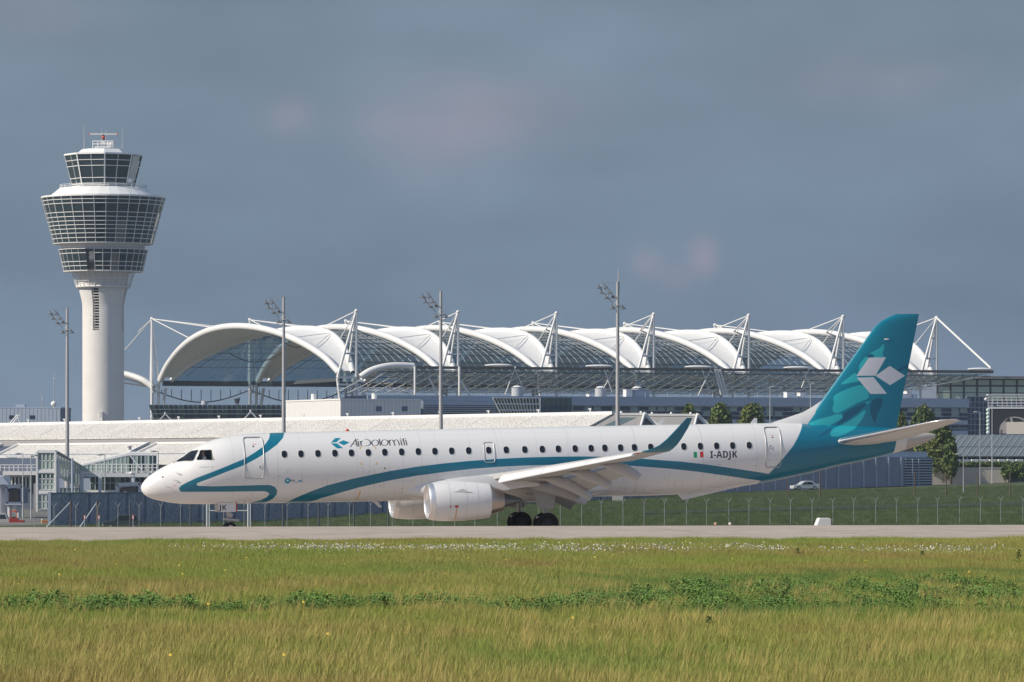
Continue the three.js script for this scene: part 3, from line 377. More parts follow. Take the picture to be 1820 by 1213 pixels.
{ // landing gear
  const tyre = (x, y, z, r, w) => { const g = new THREE.LatheGeometry([[r * .52, -w * .42], [r * .62, -w / 2], [r * .86, -w / 2], [r * .97, -w * .36], [r, -w * .15], [r, w * .15], [r * .97, w * .36], [r * .86, w / 2], [r * .62, w / 2], [r * .52, w * .42]].map(([a, b]) => new THREE.Vector2(a, b)), 32); g.rotateX(Math.PI / 2); g.translate(x, y, z); return g; };
  const hub = (x, y, z, r, w) => { const g = new THREE.LatheGeometry([[.01, -w * .3], [r * .2, -w * .42], [r * .3, -w * .2], [r * .5, -w * .2], [r * .53, -w * .42], [r * .53, w * .42], [r * .5, w * .2], [r * .3, w * .2], [r * .2, w * .42], [.01, w * .3]].map(([a, b]) => new THREE.Vector2(a, b)), 24); g.rotateX(Math.PI / 2); g.translate(x, y, z); return g; };
  for (const s of [1, -1]) {
    const g = part(plane, 'main_gear', [rod(V(18.75, -.5, s * 2.75), V(18.8, -1.6, s * 2.95), .13, .11, 14), rod(V(18.8, -1.5, s * 2.95), V(18.8, -2.03, s * 2.97), .085, .085, 12), rod(V(18.8, -2.03, s * 2.5), V(18.8, -2.03, s * 3.44), .07), rod(V(18.75, -.7, s * 2.75), V(17.95, -.62, s * 2.5), .06), beam(V(18.98, -1.5, s * 2.95), V(19.14, -1.78, s * 2.95), .05, .12), beam(V(19.14, -1.78, s * 2.95), V(18.9, -2.0, s * 2.95), .05, .12)], A.frame);
    for (const z of [2.55, 3.39]) { const w = part(g, 'tyre', tyre(18.8, -2.03, s * z, .52, .36), M.rubber); part(g, 'wheel_hub', hub(18.8, -2.03, s * z, .52, .36), mat([.05, .05, .055], .5, { metalness: .5 })); }
    part(g, 'gear_door', extrude([[18.15, -.45], [19.3, -.38], [19.12, -1.32], [18.38, -1.3]], .04).translate(0, 0, s > 0 ? 3.22 : -3.26), A.under);
    part(g, 'taxi_light', [new THREE.SphereGeometry(.06, 10, 8).translate(18.4, -1.72, s * 2.95), rod(V(18.4, -1.72, s * 2.95), V(18.75, -1.6, s * 2.95), .025)], A.silver);
  }
  const ng = part(plane, 'nose_gear', [rod(V(4.05, -.6, 0), V(4.15, -1.45, 0), .10, .09, 14), rod(V(4.14, -1.4, 0), V(4.18, -1.99, 0), .06, .06, 12), rod(V(4.18, -1.99, -.3), V(4.18, -1.99, .3), .05), beam(V(3.86, -1.53, .05), V(4.62, -1.62, .05), .16, .1), rod(V(4.2, -1.62, 0), V(4.55, -1.95, 0), .04), beam(V(4.05, -1.25, .1), V(4.3, -1.4, .1), .2, .18), rod(V(4.1, -1.0, 0), V(4.75, -.7, 0), .045)], mat([.5, .49, .46], .5));
  for (const z of [.21, -.21]) { part(ng, 'tyre', tyre(4.18, -1.99, z, .305, .22), M.rubber); part(ng, 'wheel_hub', hub(4.18, -1.99, z, .305, .22), mat([.6, .6, .58], .45)); }
  const jk = canvasTex(256, 128, (c) => { c.fillStyle = '#dcdddc'; c.fillRect(0, 0, 256, 128); c.fillStyle = '#23252b'; c.font = 'bold 100px sans-serif'; c.fillText('JK', 18, 100); c.fillStyle = '#b6252a'; c.fillRect(240, 0, 16, 128); c.fillStyle = '#a79c83'; c.fillRect(0, 0, 5, 128); });
  const dg = new THREE.BoxGeometry(.92, .44, .03); dg.translate(4.02, -.98, .46); part(ng, 'gear_door', dg, mat([1, 1, 1], .4, { map: jk }), { keepUV: true, label: 'white nose wheel door lettered JK' });
  const dg2 = new THREE.BoxGeometry(.92, .44, .03); dg2.translate(4.02, -.98, -.46); part(ng, 'gear_door', dg2, A.white);
}
// ---------------------------------------------------------------- control tower
{
  const D = 1116, k = D / F, at = P(183, HORIZON, D); at.y = 0;
  const t = thing('control_tower', 'tall white airport control tower with dark glass cabs and red radar on top', 'tower', at);
  const Y = (py) => EYE + (HORIZON - py) * k, R = (px) => px * k, pol = (r, a, y) => V(r * Math.sin(a), y, r * Math.cos(a)), deg = Math.PI / 180;
  const lat = (pts, a0 = 0, a1 = 360, n = 72) => new THREE.LatheGeometry(pts.map(([r, y]) => new THREE.Vector2(r, y)), Math.max(4, Math.round(n * (a1 - a0) / 360)), a0 * deg, (a1 - a0) * deg);
  const SL = [-25, -6.5], S2 = [70, 80];
  const prof = (ya, yb) => { const o = []; for (let i = 0; i <= 10; i++) { const py = lerp(ya, yb, i / 10); o.push([R(py > 541 ? 37 : lerp(37, 44, clamp((541 - py) / 30))), Y(py)]); } return o; };
  const shaft = part(t, 'shaft', [lat([[R(37), 0], [R(37), Y(588)]]), lat(prof(588, 505), SL[1], S2[0]), lat(prof(588, 505), S2[1], 360 + SL[0]), lat(prof(505, 484)), ...SL.concat(S2).map((a) => { const p = prof(588, 505), q = []; for (let i = 0; i < 10; i++) q.push(quad(pol(p[i][0], a * deg, p[i][1]), pol(p[i + 1][0], a * deg, p[i + 1][1]), pol(p[i + 1][0] - 1.2, a * deg, p[i + 1][1]), pol(p[i][0] - 1.2, a * deg, p[i][1]))); return merge(q); })], M.concrete);
  for (const [a, b] of [SL, S2]) part(shaft, 'slit_window', lat(prof(588, 505).map(([r, y]) => [r - 1.15, y]), a - 1, b + 1), M.glassDark);
  for (const [a, b] of [SL, S2]) for (let i = 0; i < 17; i++) { const y = lerp(Y(586), Y(508), i / 16), r = prof(588, 505)[Math.round(i / 16 * 10)][0] - .35; part(shaft, 'louvre', beam(pol(r, a * deg, y), pol(r, b * deg, y), .35, .15), M.concrete); }
  for (const py of [560, 585, 616, 642, 668, 694, 720]) part(shaft, 'joint_ring', lat([[R(37) + .004, Y(py)], [R(37) + .012, Y(py) + .02], [R(37) + .012, Y(py) + .05], [R(37) + .004, Y(py) + .07]]), M.concrete);
  part(shaft, 'vent_box', box(R(-.5), Y(741), R(37), R(5), R(17), 1.4), M.concrete);
  function glazed(name, pyB, pyT, rB, rT, n, off, rows, label, skip = -1, subdiv = 1) {
    const r0 = R(rB), r1 = R(rT), y0 = Y(pyB), y1 = Y(pyT), N = n * subdiv;
    const vert = (i, f) => { const c = Math.floor(i / subdiv), m = (i % subdiv) / subdiv, a = off + c / n * 360, b = off + (c + 1) / n * 360, rr = lerp(r0, r1, f), y = lerp(y0, y1, f); return pol(rr, a * deg, y).lerp(pol(rr, b * deg, y), m); };
    const body = part(t, name, [lat([[.1, y0 + .15], [r0 * (subdiv > 1 ? .9 : .965), y0 + .15], [r1 * (subdiv > 1 ? .9 : .965), y1 - .15], [.1, y1 - .15]], 0, 360, 32)], M.darkSteel, { label });
    const rest = [];
    for (let i = 0; i < N; i++) {
      const mid = ((off + (i + .5) / N * 360) % 360 + 540) % 360 - 180, show = Math.abs(mid) < 104;
      if (i === skip) continue;
      for (let j = 0; j + 1 < rows.length; j++) {
        const p = [vert(i, rows[j]), vert((i + 1) % N === 0 ? i + 1 : i + 1, rows[j]), vert(i + 1, rows[j + 1]), vert(i, rows[j + 1])], c = p.reduce((s, q) => s.add(q), V()).multiplyScalar(.25), nrm = V().subVectors(p[1], p[0]).cross(V().subVectors(p[3], p[0])).normalize();
        const tilt = .02 * n2(i * 7.3, j * 3.1); const q = p.map((v, m) => v.clone().addScaledVector(nrm, -.06 + (m < 2 ? tilt : -tilt) * .6));
        if (show) part(body, 'pane', quad(...q), M.glassDark); else rest.push(quad(...q));
      }
      if (show) part(body, 'mullion', beam(vert(i, 0), vert(i, 1), i % subdiv === 0 && subdiv > 1 ? .28 : .11, .13), M.whiteSteel); else rest.push(beam(vert(i, 0), vert(i, 1), .16));
    }
    if (rest.length) part(body, 'far_side_glazing', rest, M.glassDark, { stuff: true });
    rows.forEach((f, j) => { const b = []; for (let i = 0; i < N; i++) if (i !== skip) b.push(beam(vert(i, f), vert(i + 1, f), j === 0 || j === rows.length - 1 ? .3 : .10, .13)); part(body, 'transom', b, M.whiteSteel); });
    return body;
  }
  const f = (a) => a.map((v) => (a[0] - v) / (a[0] - a[a.length - 1]));
  glazed('lower_cab', 483.6, 445, 70, 79, 32, 4 - 11.25 * 8, f([1065, 1030, 1000, 940, 910]), 'small glazed ring below the main cab', 6);
  glazed('main_cab', 434.5, 353, 88, 110, 32, 7.2 - 180, f([865, 832, 800, 770, 742, 714, 684, 652, 590, 562, 538]), 'widest glazed ring of the tower');
  glazed('upper_cab', 332, 277, 55, 69, 8, 6.9 - 180, f([905, 880, 800, 632, 552, 470]), 'top glazed cab', -1, 2);
  part(t, 'neck', lat([[R(72), Y(446)], [R(74), Y(441)], [R(74), Y(435)]], 0, 360, 48), M.concrete);
  part(t, 'cab_floor', [lat([[R(44), Y(485)], [R(70), Y(484)], [R(70.5), Y(482.5)]], 0, 360, 32), lat([[R(74), Y(435.4)], [R(88.5), Y(435)]], 0, 360, 32)], M.concrete);
  const skirt = part(t, 'skirt_roof', lat([[R(110), Y(353)], [R(110.5), Y(350.5)], [R(96), Y(350)], [R(77), Y(335)], [R(50), Y(334)]], 0, 360, 32).toNonIndexed(), M.white); skirt.geometry.computeVertexNormals();
  const cap = part(t, 'cap_roof', lat([[R(69.5), Y(277)], [R(69.5), Y(274.5)], [R(47), Y(274)], [R(38), Y(266)], [R(.1), Y(265.5)]], 6.9, 366.9, 8).toNonIndexed(), M.white); cap.geometry.computeVertexNormals();
  const rail = (r0, r1, y0, y1, n, bars, th, name) => { const g = []; for (let i = 0; i < n; i++) { const a = i / n * 2 * Math.PI, b = (i + 1) / n * 2 * Math.PI; g.push(rod(pol(r0, a, y0), pol(r1, a, y1), th, th, 5)); for (let q = 1; q <= bars; q++) { const s = q / bars; g.push(rod(pol(lerp(r0, r1, s), a, lerp(y0, y1, s)), pol(lerp(r0, r1, s), b, lerp(y0, y1, s)), th * .8, th * .8, 4)); } } return part(t, name, g, M.whiteSteel); };
  rail(R(77), R(77), Y(335), Y(329.5), 32, 2, .06, 'balcony_railing'); rail(R(48), R(55.7), Y(511), Y(485), 28, 5, .07, 'gallery_cage');
  part(t, 'gallery_floor', lat([[R(43), Y(512.5)], [R(48.5), Y(512.5)], [R(48.5), Y(508)], [R(43), Y(508)]], 0, 360, 40), M.concrete);
  const rp = part(t, 'radar_platform', [box(0, Y(262), 0, R(30), .3, R(20)), box(0, Y(257), 0, R(8), R(14), R(8))], M.whiteSteel); for (const x of [-18, -9, 9, 18]) part(rp, 'rail_post', rod(V(R(x), Y(264), R(8)), V(R(x), Y(250.5), R(8)), .1), M.whiteSteel); for (const y of [251, 256]) part(rp, 'rail', [rod(V(R(-18), Y(y), R(8)), V(R(18), Y(y), R(8)), .08), rod(V(R(-18), Y(y), R(-8)), V(R(18), Y(y), R(-8)), .08)], M.whiteSteel);
  part(rp, 'drum', new THREE.CylinderGeometry(R(5), R(5), R(9), 16).rotateZ(Math.PI / 2).translate(R(11), Y(257), R(4)), M.white);
  const rad = part(t, 'radar', [rod(V(0, Y(250), 0), V(0, Y(240), 0), .35, .3)], M.darkSteel); part(rad, 'motor', new THREE.SphereGeometry(R(3.4), 14, 10).translate(0, Y(244), 0), mat([.6, .08, .03], .4)); part(rad, 'antenna_bar', box(0, Y(238.4), 0, R(50), R(2.6), .7, .15), mat([.82, .78, .7], .5)); for (const s of [-1, 1]) part(rad, 'bar_end', box(s * R(25.2), Y(238.4), -s * R(25.2) * .15, R(1.8), R(3), .8), mat([.6, .1, .05], .5));
  for (const [x, y, z] of [[-34, 222, 0], [-4, 226, -2], [4, 230, -1], [34, 228, 0]]) part(t, 'whip_antenna', rod(V(R(x), Y(266), z), V(R(x), Y(y), z), .09, .05, 5), M.galv);
  part(t, 'dish', new THREE.SphereGeometry(R(5.5), 14, 8, 0, Math.PI * 2, 0, 1.2).rotateX(1.3).translate(R(50), Y(323), R(33)), M.white);
  part(t, 'painted_reflection', (() => { const a = 6.9 + 45 + 4, q = []; for (const [s, e] of [[54, 74]]) q.push(quad(pol(R(55.6), s * deg, Y(331)), pol(R(55.6), e * deg, Y(331)), pol(R(69.6), e * deg, Y(279)), pol(R(69.6), s * deg, Y(279)))); return q; })(), mat([.62, .62, .58], .6, { map: grain }));  // pale sheet over the right cab facet, a bright reflection put in as colour
}

// ---------------------------------------------------------------- great tent roof between the terminals
{
  const fx = [633, 814, 989, 1162, 1331, 1499, 1665], fy = [553, 555, 557, 559, 561, 563, 565], bx = [269.6, 444, 614.5, 782, 947.6, 1110.5, 1271], by = [567, 568.8, 570.8, 573, 574.5, 575.7, 578];
  const depth = (y) => 40.8 * F / (HORIZON - y), foot = (px, y, h) => { const p = P(px, HORIZON, depth(y)); p.y = h; return p; };
  const FT = fx.map((x, i) => foot(x, fy[i], 26.9)), BT = bx.map((x, i) => foot(x, by[i], 26.1)), row = V().subVectors(FT[1], FT[0]).normalize(), back = V().crossVectors(V(0, 1, 0), row).normalize(); if (back.z > 0) back.negate();
  const T = thing('tent_roof_hall', 'long hall roof of white tent arches hung from masts, dark glass between', 'tent roof', V(FT[3].x, 0, FT[3].z));
  const glassRoof = phys([.30, .42, .50], .05, { transmission: .92, thickness: 0, ior: 1.5 });
  const shape = (t) => (4 * t * (1 - t)) ** .74, edge = (i, t, s) => { const a = BT[i].clone().addScaledVector(row, s < 0 ? 2 : 4.6), b = FT[i].clone().addScaledVector(row, s < 0 ? -3.9 : -.7), p = a.lerp(b, t); p.addScaledVector(row, s < 0 ? -4.4 * Math.sin(Math.PI * t) : 11 * Math.sin(Math.PI * t)); p.y += (s < 0 ? 14.3 : 14.0) * shape(t); return p; };
  const grid = (fn, nu, nv) => { const pos = [], idx = []; for (let i = 0; i <= nu; i++) for (let j = 0; j <= nv; j++) { const p = fn(i / nu, j / nv); pos.push(p.x, p.y, p.z); } for (let i = 0; i < nu; i++) for (let j = 0; j < nv; j++) { const a = i * (nv + 1) + j; idx.push(a, a + 1, a + nv + 2, a, a + nv + 2, a + nv + 1); } const g = new THREE.BufferGeometry(); g.setAttribute('position', new THREE.Float32BufferAttribute(pos, 3)); g.setIndex(idx); g.computeVertexNormals(); return g; };
  const mast = (p, big, low) => {
    const top = p.clone(); top.y = 43.8; const a = p.clone(), b = p.clone().addScaledVector(row, big ? -5.0 : 1.9), c = p.clone().addScaledVector(row, big ? -1.3 : .9).addScaledVector(back, 4.5), q = (u, s) => u.clone().lerp(top, s);
    const m = wpart(T, 'mast', [rod(a, top, .42, .33, 10)], M.whiteSteel); wpart(T, 'leg', [rod(b, q(b, .985), .37, .3, 10)], M.whiteSteel, { under: m }); wpart(T, 'leg', [rod(c, q(c, .96), .34, .27, 10)], M.whiteSteel, { under: m });
    for (const s of [.36, .68]) wpart(T, 'crossbar', [rod(q(a, s), q(b, s), .26), rod(q(b, s), q(c, s), .2), rod(q(c, s), q(a, s), .2)], M.whiteSteel, { under: m });
    wpart(T, 'mast_head', new THREE.SphereGeometry(.5, 12, 8).translate(top.x, top.y, top.z), M.whiteSteel, { under: m });
    if (low) { const dn = (u, y) => { const v = u.clone(); v.y = y; return v; }; wpart(T, 'base_platform', [beam(a, b, 1.2, .5), beam(dn(a, p.y - 1.8), dn(b, p.y - 1.8), 1.2, .5), ...[0, .5, 1].map((s) => rod(a.clone().lerp(b, s), dn(a.clone().lerp(b, s), p.y - 1.8), .2))], M.whiteSteel, { under: m });
      wpart(T, 'column', rod(dn(a, p.y - .2), dn(a, 1), .42, .42, 10), M.whiteSteel, { under: m }); wpart(T, 'column', rod(dn(b, p.y - .2), dn(b, 1).addScaledVector(row, big ? 3.2 : -1), .38, .38, 10), M.whiteSteel, { under: m });
      if (low > 1) { const st = []; for (let k = 0; k < 9; k++) { const y = p.y - 3 - k * 1.1; st.push(rod(dn(a.clone().lerp(b, .25), y), dn(a.clone().lerp(b, .8), y), .13, .13, 5)); } wpart(T, 'access_stair', st, M.galv, { under: m }); const br = a.clone().addScaledVector(row, .3); wpart(T, 'strut', [rod(dn(br, p.y - 1.5), dn(br.clone().addScaledVector(row, 6.2), p.y - 13.5), .2), rod(dn(br.clone().addScaledVector(row, .6), p.y - 1.5), dn(br.clone().addScaledVector(row, 6.8), p.y - 13.5), .2)], M.whiteSteel, { under: m }); } }
    return top;
  };
  const tf = FT.map((p, i) => mast(p, true, i === 0 ? 2 : 1)), tb = BT.map((p, i) => mast(p, false, 1));
  for (let i = 0; i < 7; i++) {
    const skin = (lift) => grid((u, v) => { const a = edge(i, .02 + .965 * u, -1), b = edge(i, .02 + .965 * u, 1), p = a.lerp(b, v); p.y -= 1.5 * 4 * v * (1 - v) * Math.sin(Math.PI * u) - lift; return p; }, 36, 10);
    const low = skin(-.14); low.setIndex(Array.from(low.index.array).reverse()); low.computeVertexNormals();
    const leaf = wpart(T, 'membrane', [skin(0), low], M.membrane);
    for (const s of [-1, 1]) { const pts = []; for (let q = 0; q <= 20; q++) pts.push(edge(i, .01 + .98 * q / 20, s)); const g = pipe(pts, s < 0 ? .9 : .68, 8, 48); wpart(T, 'edge_arch', g, M.whiteSteel, { under: leaf }); }
    const tie = (u0, v0, u1, v1) => { const f = (u, v) => { const p = edge(i, u, -1).lerp(edge(i, u, 1), v); p.y -= 6 * v * (1 - v) * Math.sin(Math.PI * u) - .25; return p; }; return rod(f(u0, v0), f(u1, v1), .09, .09, 5); };
    wpart(T, 'tie_rod', [tie(.78, .1, .72, 1), tie(.86, .2, .72, 1)], M.galv, { under: leaf });
  }
  for (let i = 0; i < 6; i++) {
    const fn = (u, v) => { const a = edge(i, u, 1), b = edge(i + 1, u, -1), p = a.lerp(b, v); p.y -= .7 + 1.6 * v * (1 - v) * Math.sin(Math.PI * u); return p; };
    const g = wpart(T, 'glass_roof', grid((u, v) => fn(.004 + .976 * u, v), 28, 6), glassRoof);
    for (let q = 1; q < 10; q++) { const p = []; for (let r = 0; r <= 12; r++) { const x = fn(.03 + .95 * r / 12, q / 10); x.y += .1; p.push(x); } wpart(T, 'rafter', pipe(p, .10, 4, 24), M.steelBlue, { under: g }); }
    const pr = []; for (let q = 1; q < 22; q++) { const a = fn(.03 + .95 * q / 22, 0), b = fn(.03 + .95 * q / 22, 1); pr.push(rod(a, b, .085, .085, 4)); } wpart(T, 'purlins', pr, M.darkSteel, { under: g, stuff: true });
    const bow = []; for (const u of [.2, .4, .6, .8]) { const p = []; for (let r = 0; r <= 8; r++) { const x = fn(u, r / 8); x.y -= 1 + 2.4 * Math.sin(Math.PI * r / 8); p.push(x); } bow.push(pipe(p, .11, 4, 16)); } wpart(T, 'bow_truss', bow, M.darkSteel, { under: g });
  }
  { // glazed end bay in front of the leftmost arch edge: tie beam under the first two arches, and the far slope of glass
    const a = BT[0].clone().addScaledVector(row, 2.5), b = FT[0].clone().addScaledVector(row, -4); wpart(T, 'tie_beam', [beam(BT[0].clone().addScaledVector(row, 3).setY(26.6), BT[6].clone().setY(26.6), .9, 1.4), beam(BT[1].clone().addScaledVector(row, 3).setY(26.4), FT[0].clone().addScaledVector(row, -4).setY(26.4), .6, .9)], M.darkSteel);
    for (let i = 0; i < 2; i++) { const c = []; for (let r = 0; r <= 10; r++) { const p = BT[i].clone().lerp(BT[i + 1], r / 10); p.y = 25 - 3.4 * Math.sin(Math.PI * r / 10); c.push(p); } wpart(T, 'bow_truss', [pipe(c, .16, 5, 30), ...c.slice(1, -1).map((p) => rod(p, p.clone().setY(25), .1, .1, 4))], M.darkSteel); }
    for (const i of [0, 1]) { const p = BT[i].clone().addScaledVector(row, 3.8); wpart(T, 'raking_column', rod(p.clone().setY(25.5), p.clone().addScaledVector(row, -3).setY(6), .4, .5, 10), M.whiteSteel); if (i) wpart(T, 'raking_column', rod(p.clone().addScaledVector(row, 6).setY(25.5), p.clone().addScaledVector(row, 3.2).setY(6), .4, .5, 10), M.whiteSteel); }
  }
  const cab = (a, b, r = .13) => wpart(T, 'cable', rod(a, b, r, r, 5), M.whiteSteel);
  for (let i = 0; i < 7; i++) {
    cab(tf[i], edge(i, .62, 1), .15); cab(tf[i], edge(i, .8, 1), .13); if (i < 6) { cab(tf[i], edge(i + 1, .6, -1), .2); }
    cab(tb[i], edge(i, .42, -1), .15); cab(tb[i], edge(i, .25, -1), .15); if (i < 6) cab(tb[i], edge(i + 1, .3, -1), .13);
  }
  cab(tb[0], P(222, 622, 1352), .14); cab(tb[0], P(245, 590, 1345), .1); cab(tf[6], P(1762, 655, 1288), .3);
  wpart(T, 'low_canopy_edge', pipe([P(206, 662, 1345), P(232, 668, 1343), P(255, 677, 1341), P(272, 689, 1340)], .85, 8, 30), M.whiteSteel); wpart(T, 'low_canopy_lattice', [pipe([P(205, 672, 1345), P(235, 677, 1343), P(268, 689, 1340)], .22, 5, 20), pipe([P(205, 680, 1345), P(235, 683, 1343), P(268, 689, 1340)], .22, 5, 20)], M.darkSteel);
}

// ---------------------------------------------------------------- lattice canopy and glass front of the hall
{
  const f = front(735, 1232, 20.5 * Math.PI / 180), C = thing('lattice_canopy', 'dark lattice canopy under the white tent arches', 'canopy', f.at, f.turn), x0 = f.x(735), x1 = f.x(1766), H = 28.9;
  const low = (s) => H - .8 - 5.0 * s ** 1.3, zz = (s) => -22 * s;
  part(C, 'fascia', box((x0 + x1) / 2, H - .3, 0, x1 - x0, .7, .5), mat([.13, .115, .10], .6)); const under = [];
  for (let k = 0; k < 10; k++) under.push(quad(V(x0 - 10 + 2 * k, low(k / 10), zz(k / 10)), V(x1 - 22 * k / 10, low(k / 10), zz(k / 10)), V(x1 - 22 * (k + 1) / 10, low((k + 1) / 10), zz((k + 1) / 10)), V(x0 - 10 + 2 * k, low((k + 1) / 10), zz((k + 1) / 10))));
  part(C, 'soffit_glass', under, phys([.42, .50, .54], .12, { transmission: .88, thickness: 0 }));
  const n = 50; for (let i = 0; i <= n; i++) { const x = lerp(x0 - 10, x1 - 2, i / n), p = []; for (let s = 0; s <= 6; s++) p.push(V(Math.min(x, x1 - 22 * s / 6 - 1) - .5 * s, low(s / 6) - .5 - .7 * Math.sin(Math.PI * s / 6), zz(s / 6) + .1)); part(C, 'rib', pipe(p, .13, 4, 12), M.galv); }
  for (let s = 0; s < 9; s++) part(C, 'purlin', [beam(V(x0 - 9, low(s / 8.5) - .6, zz(s / 8.5) + .2), V(x1 - 22 * s / 8.5 - 1, low(s / 8.5) - .6, zz(s / 8.5) + .2), .2, .2)], s % 3 ? M.galv : M.darkSteel);
  const dg = []; const rb = rng(41); for (let i = 0; i < 700; i++) { const x = lerp(x0 - 8, x1 - 14, rb()), s = rb() * .85, y = low(s) - .5 - rb() * .9, ds = (rb() - .3) * .2, q = clamp(s + ds); dg.push(beam(V(x, y, zz(s) + .4), V(x + .6 + 3 * rb(), low(q) - .5 - rb() * .9, zz(q) + .4), .09 + .08 * rb(), .12)); } part(C, 'bracing', dg, mat([.5, .47, .4], .5), { stuff: true });
  for (const px of [885, 1064, 1240, 1415, 1590, 1742]) part(C, 'edge_lens', new THREE.SphereGeometry(1, 20, 10).scale(3.7, .42, 1.3).translate(f.x(px), H + .35, .4), M.white);
  const e = []; for (const [px, py] of [[640, 671], [655, 661], [672, 654.5], [692, 650.5], [712, 649.8], [735, 651]]) e.push(V(f.x(px), f.y(px, py), 0)); const g = pipe(e, .8, 10, 40); part(C, 'end_arch', g, M.white);
  for (const [a, b, c, d, r] of [[735, 652, 735, 702, .3], [1268, 657, 1279, 702, .28], [1272, 657, 1284, 702, .28], [1277, 657, 1289, 702, .28], [814, 652, 814, 760, .3], [914, 652, 895, 702, .12], [912, 655, 932, 700, .12], [1090, 655, 1063, 704, .12], [1072, 658, 1085, 697, .2], [1261, 656, 1238, 704, .12], [1245, 658, 1262, 704, .12], [1435, 656, 1422, 690, .14], [1425, 660, 1440, 695, .14], [760, 672, 793, 738, .25], [817, 678, 852, 737, .3]]) part(C, 'strut', rod(V(f.x(a), f.y(a, b), 1), V(f.x(c), f.y(c, d), 1), r, r, 6), M.whiteSteel);
  for (let i = 0; i < 18; i++) { const px = 770 + i * 55; if (px < 1690) part(C, 'column', rod(V(f.x(px), 21, -20), V(f.x(px) - 1, 4, -19), .5, .5, 8), M.concreteGrey); }
  const gf = f, gh = thing('glass_hall_front', 'glass front with green panes under the lattice canopy', 'glass facade', gf.at.clone(), gf.turn), M2 = [M.glassGreen, M.glassPale, M.glassBlue, M.glassDark], r = rng(77);
  part(gh, 'back_wall', box((f.x(640) + f.x(1690)) / 2, 10.5, -25.3, f.x(1690) - f.x(640), 21, .5), M.slate);
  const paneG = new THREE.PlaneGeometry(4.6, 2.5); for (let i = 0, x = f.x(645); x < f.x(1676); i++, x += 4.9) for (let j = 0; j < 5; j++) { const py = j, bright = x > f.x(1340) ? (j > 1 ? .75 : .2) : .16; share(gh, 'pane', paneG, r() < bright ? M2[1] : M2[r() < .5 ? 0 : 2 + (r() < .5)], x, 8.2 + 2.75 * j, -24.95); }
  for (let i = 0, x = f.x(645) - 2.45; x < f.x(1680); i++, x += 4.9) part(gh, 'mullion', beam(V(x - 2.2, 22, -24.5), V(x + 1, 5, -24.5), .32, .32), M.darkSteel); for (let j = 0; j < 6; j++) part(gh, 'transom', box((f.x(640) + f.x(1690)) / 2, 6.85 + 2.75 * j, -24.7, f.x(1690) - f.x(640), .22, .2), M.galv);
}
// ---------------------------------------------------------------- dark office block in front of the hall
{
  const f = front(1200, 1150, 20.5 * Math.PI / 180), B = thing('terminal_office_block', 'long dark blue terminal block with window bands below the lattice canopy', 'building', f.at, f.turn), x0 = f.x(655), x1 = f.x(1722), y = (py) => f.y(1200, py), yt = y(706), W = x1 - x0, r = rng(5);
  part(B, 'wall', box((x0 + x1) / 2, yt / 2 - .5, -9, W, yt + 1, 16), M.slate); part(B, 'parapet', box((x0 + x1) / 2, y(714), -.5, W + .4, y(706) - y(722), .9), M.cladBlue);
  part(B, 'spandrel', box((x0 + x1) / 2, y(749.5), -.7, W, 1.0, .6), M.cladBlue); part(B, 'spandrel', box((x0 + x1) / 2, y(770), -.7, W, 1.4, .6), M.cladBlue);
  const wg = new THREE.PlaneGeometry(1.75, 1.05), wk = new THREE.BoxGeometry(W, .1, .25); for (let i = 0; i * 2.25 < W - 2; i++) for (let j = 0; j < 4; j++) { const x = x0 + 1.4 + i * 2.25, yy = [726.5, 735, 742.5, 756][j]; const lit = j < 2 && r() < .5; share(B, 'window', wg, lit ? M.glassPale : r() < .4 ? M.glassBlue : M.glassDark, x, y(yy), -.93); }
  for (const py of [723, 731, 739, 746, 752.5, 760]) share(B, 'sunshade_bar', wk, M.galv, (x0 + x1) / 2, y(py), -.5);
  for (let x = x0 + .3; x < x1; x += 4.5) part(B, 'fin', box(x, y(742), -.75, .16, 6.8, .3), M.slate);
  for (const px of [936, 1085, 1150]) { const c = part(B, 'roof_drum', new THREE.CylinderGeometry(1.35, 1.35, 1.9, 18).translate(f.x(px), yt + 1, -6), M.galv); part(c, 'drum_cap', new THREE.SphereGeometry(1.2, 14, 6, 0, Math.PI * 2, 0, 1.2).scale(1, .5, 1).translate(f.x(px), yt + 1.9, -6), M.white); }
  for (const [px, w, h, m] of [[1127, 2.2, 1.6, M.white], [1145, 4.2, 1.5, M.cladBlue], [1412, 1.9, 1.2, M.white], [1434, 1.4, 1.1, M.white], [1615, 1.5, 1, M.white], [1623, 1.2, 1.6, M.concrete], [1632, 1.3, .9, M.cladBlue], [1055, .5, .5, M.white]]) part(B, 'roof_unit', [box(f.x(px), yt + h / 2, -3, w, h, 2), box(f.x(px), yt + h + .06, -3, w + .2, .12, 2.2)], m);
  for (let i = 0; i < 14; i++) part(B, 'roof_post', rod(V(f.x(1150 + i * 40), yt, -1), V(f.x(1150 + i * 40), yt + 1.0, -1), .06), M.galv);
}
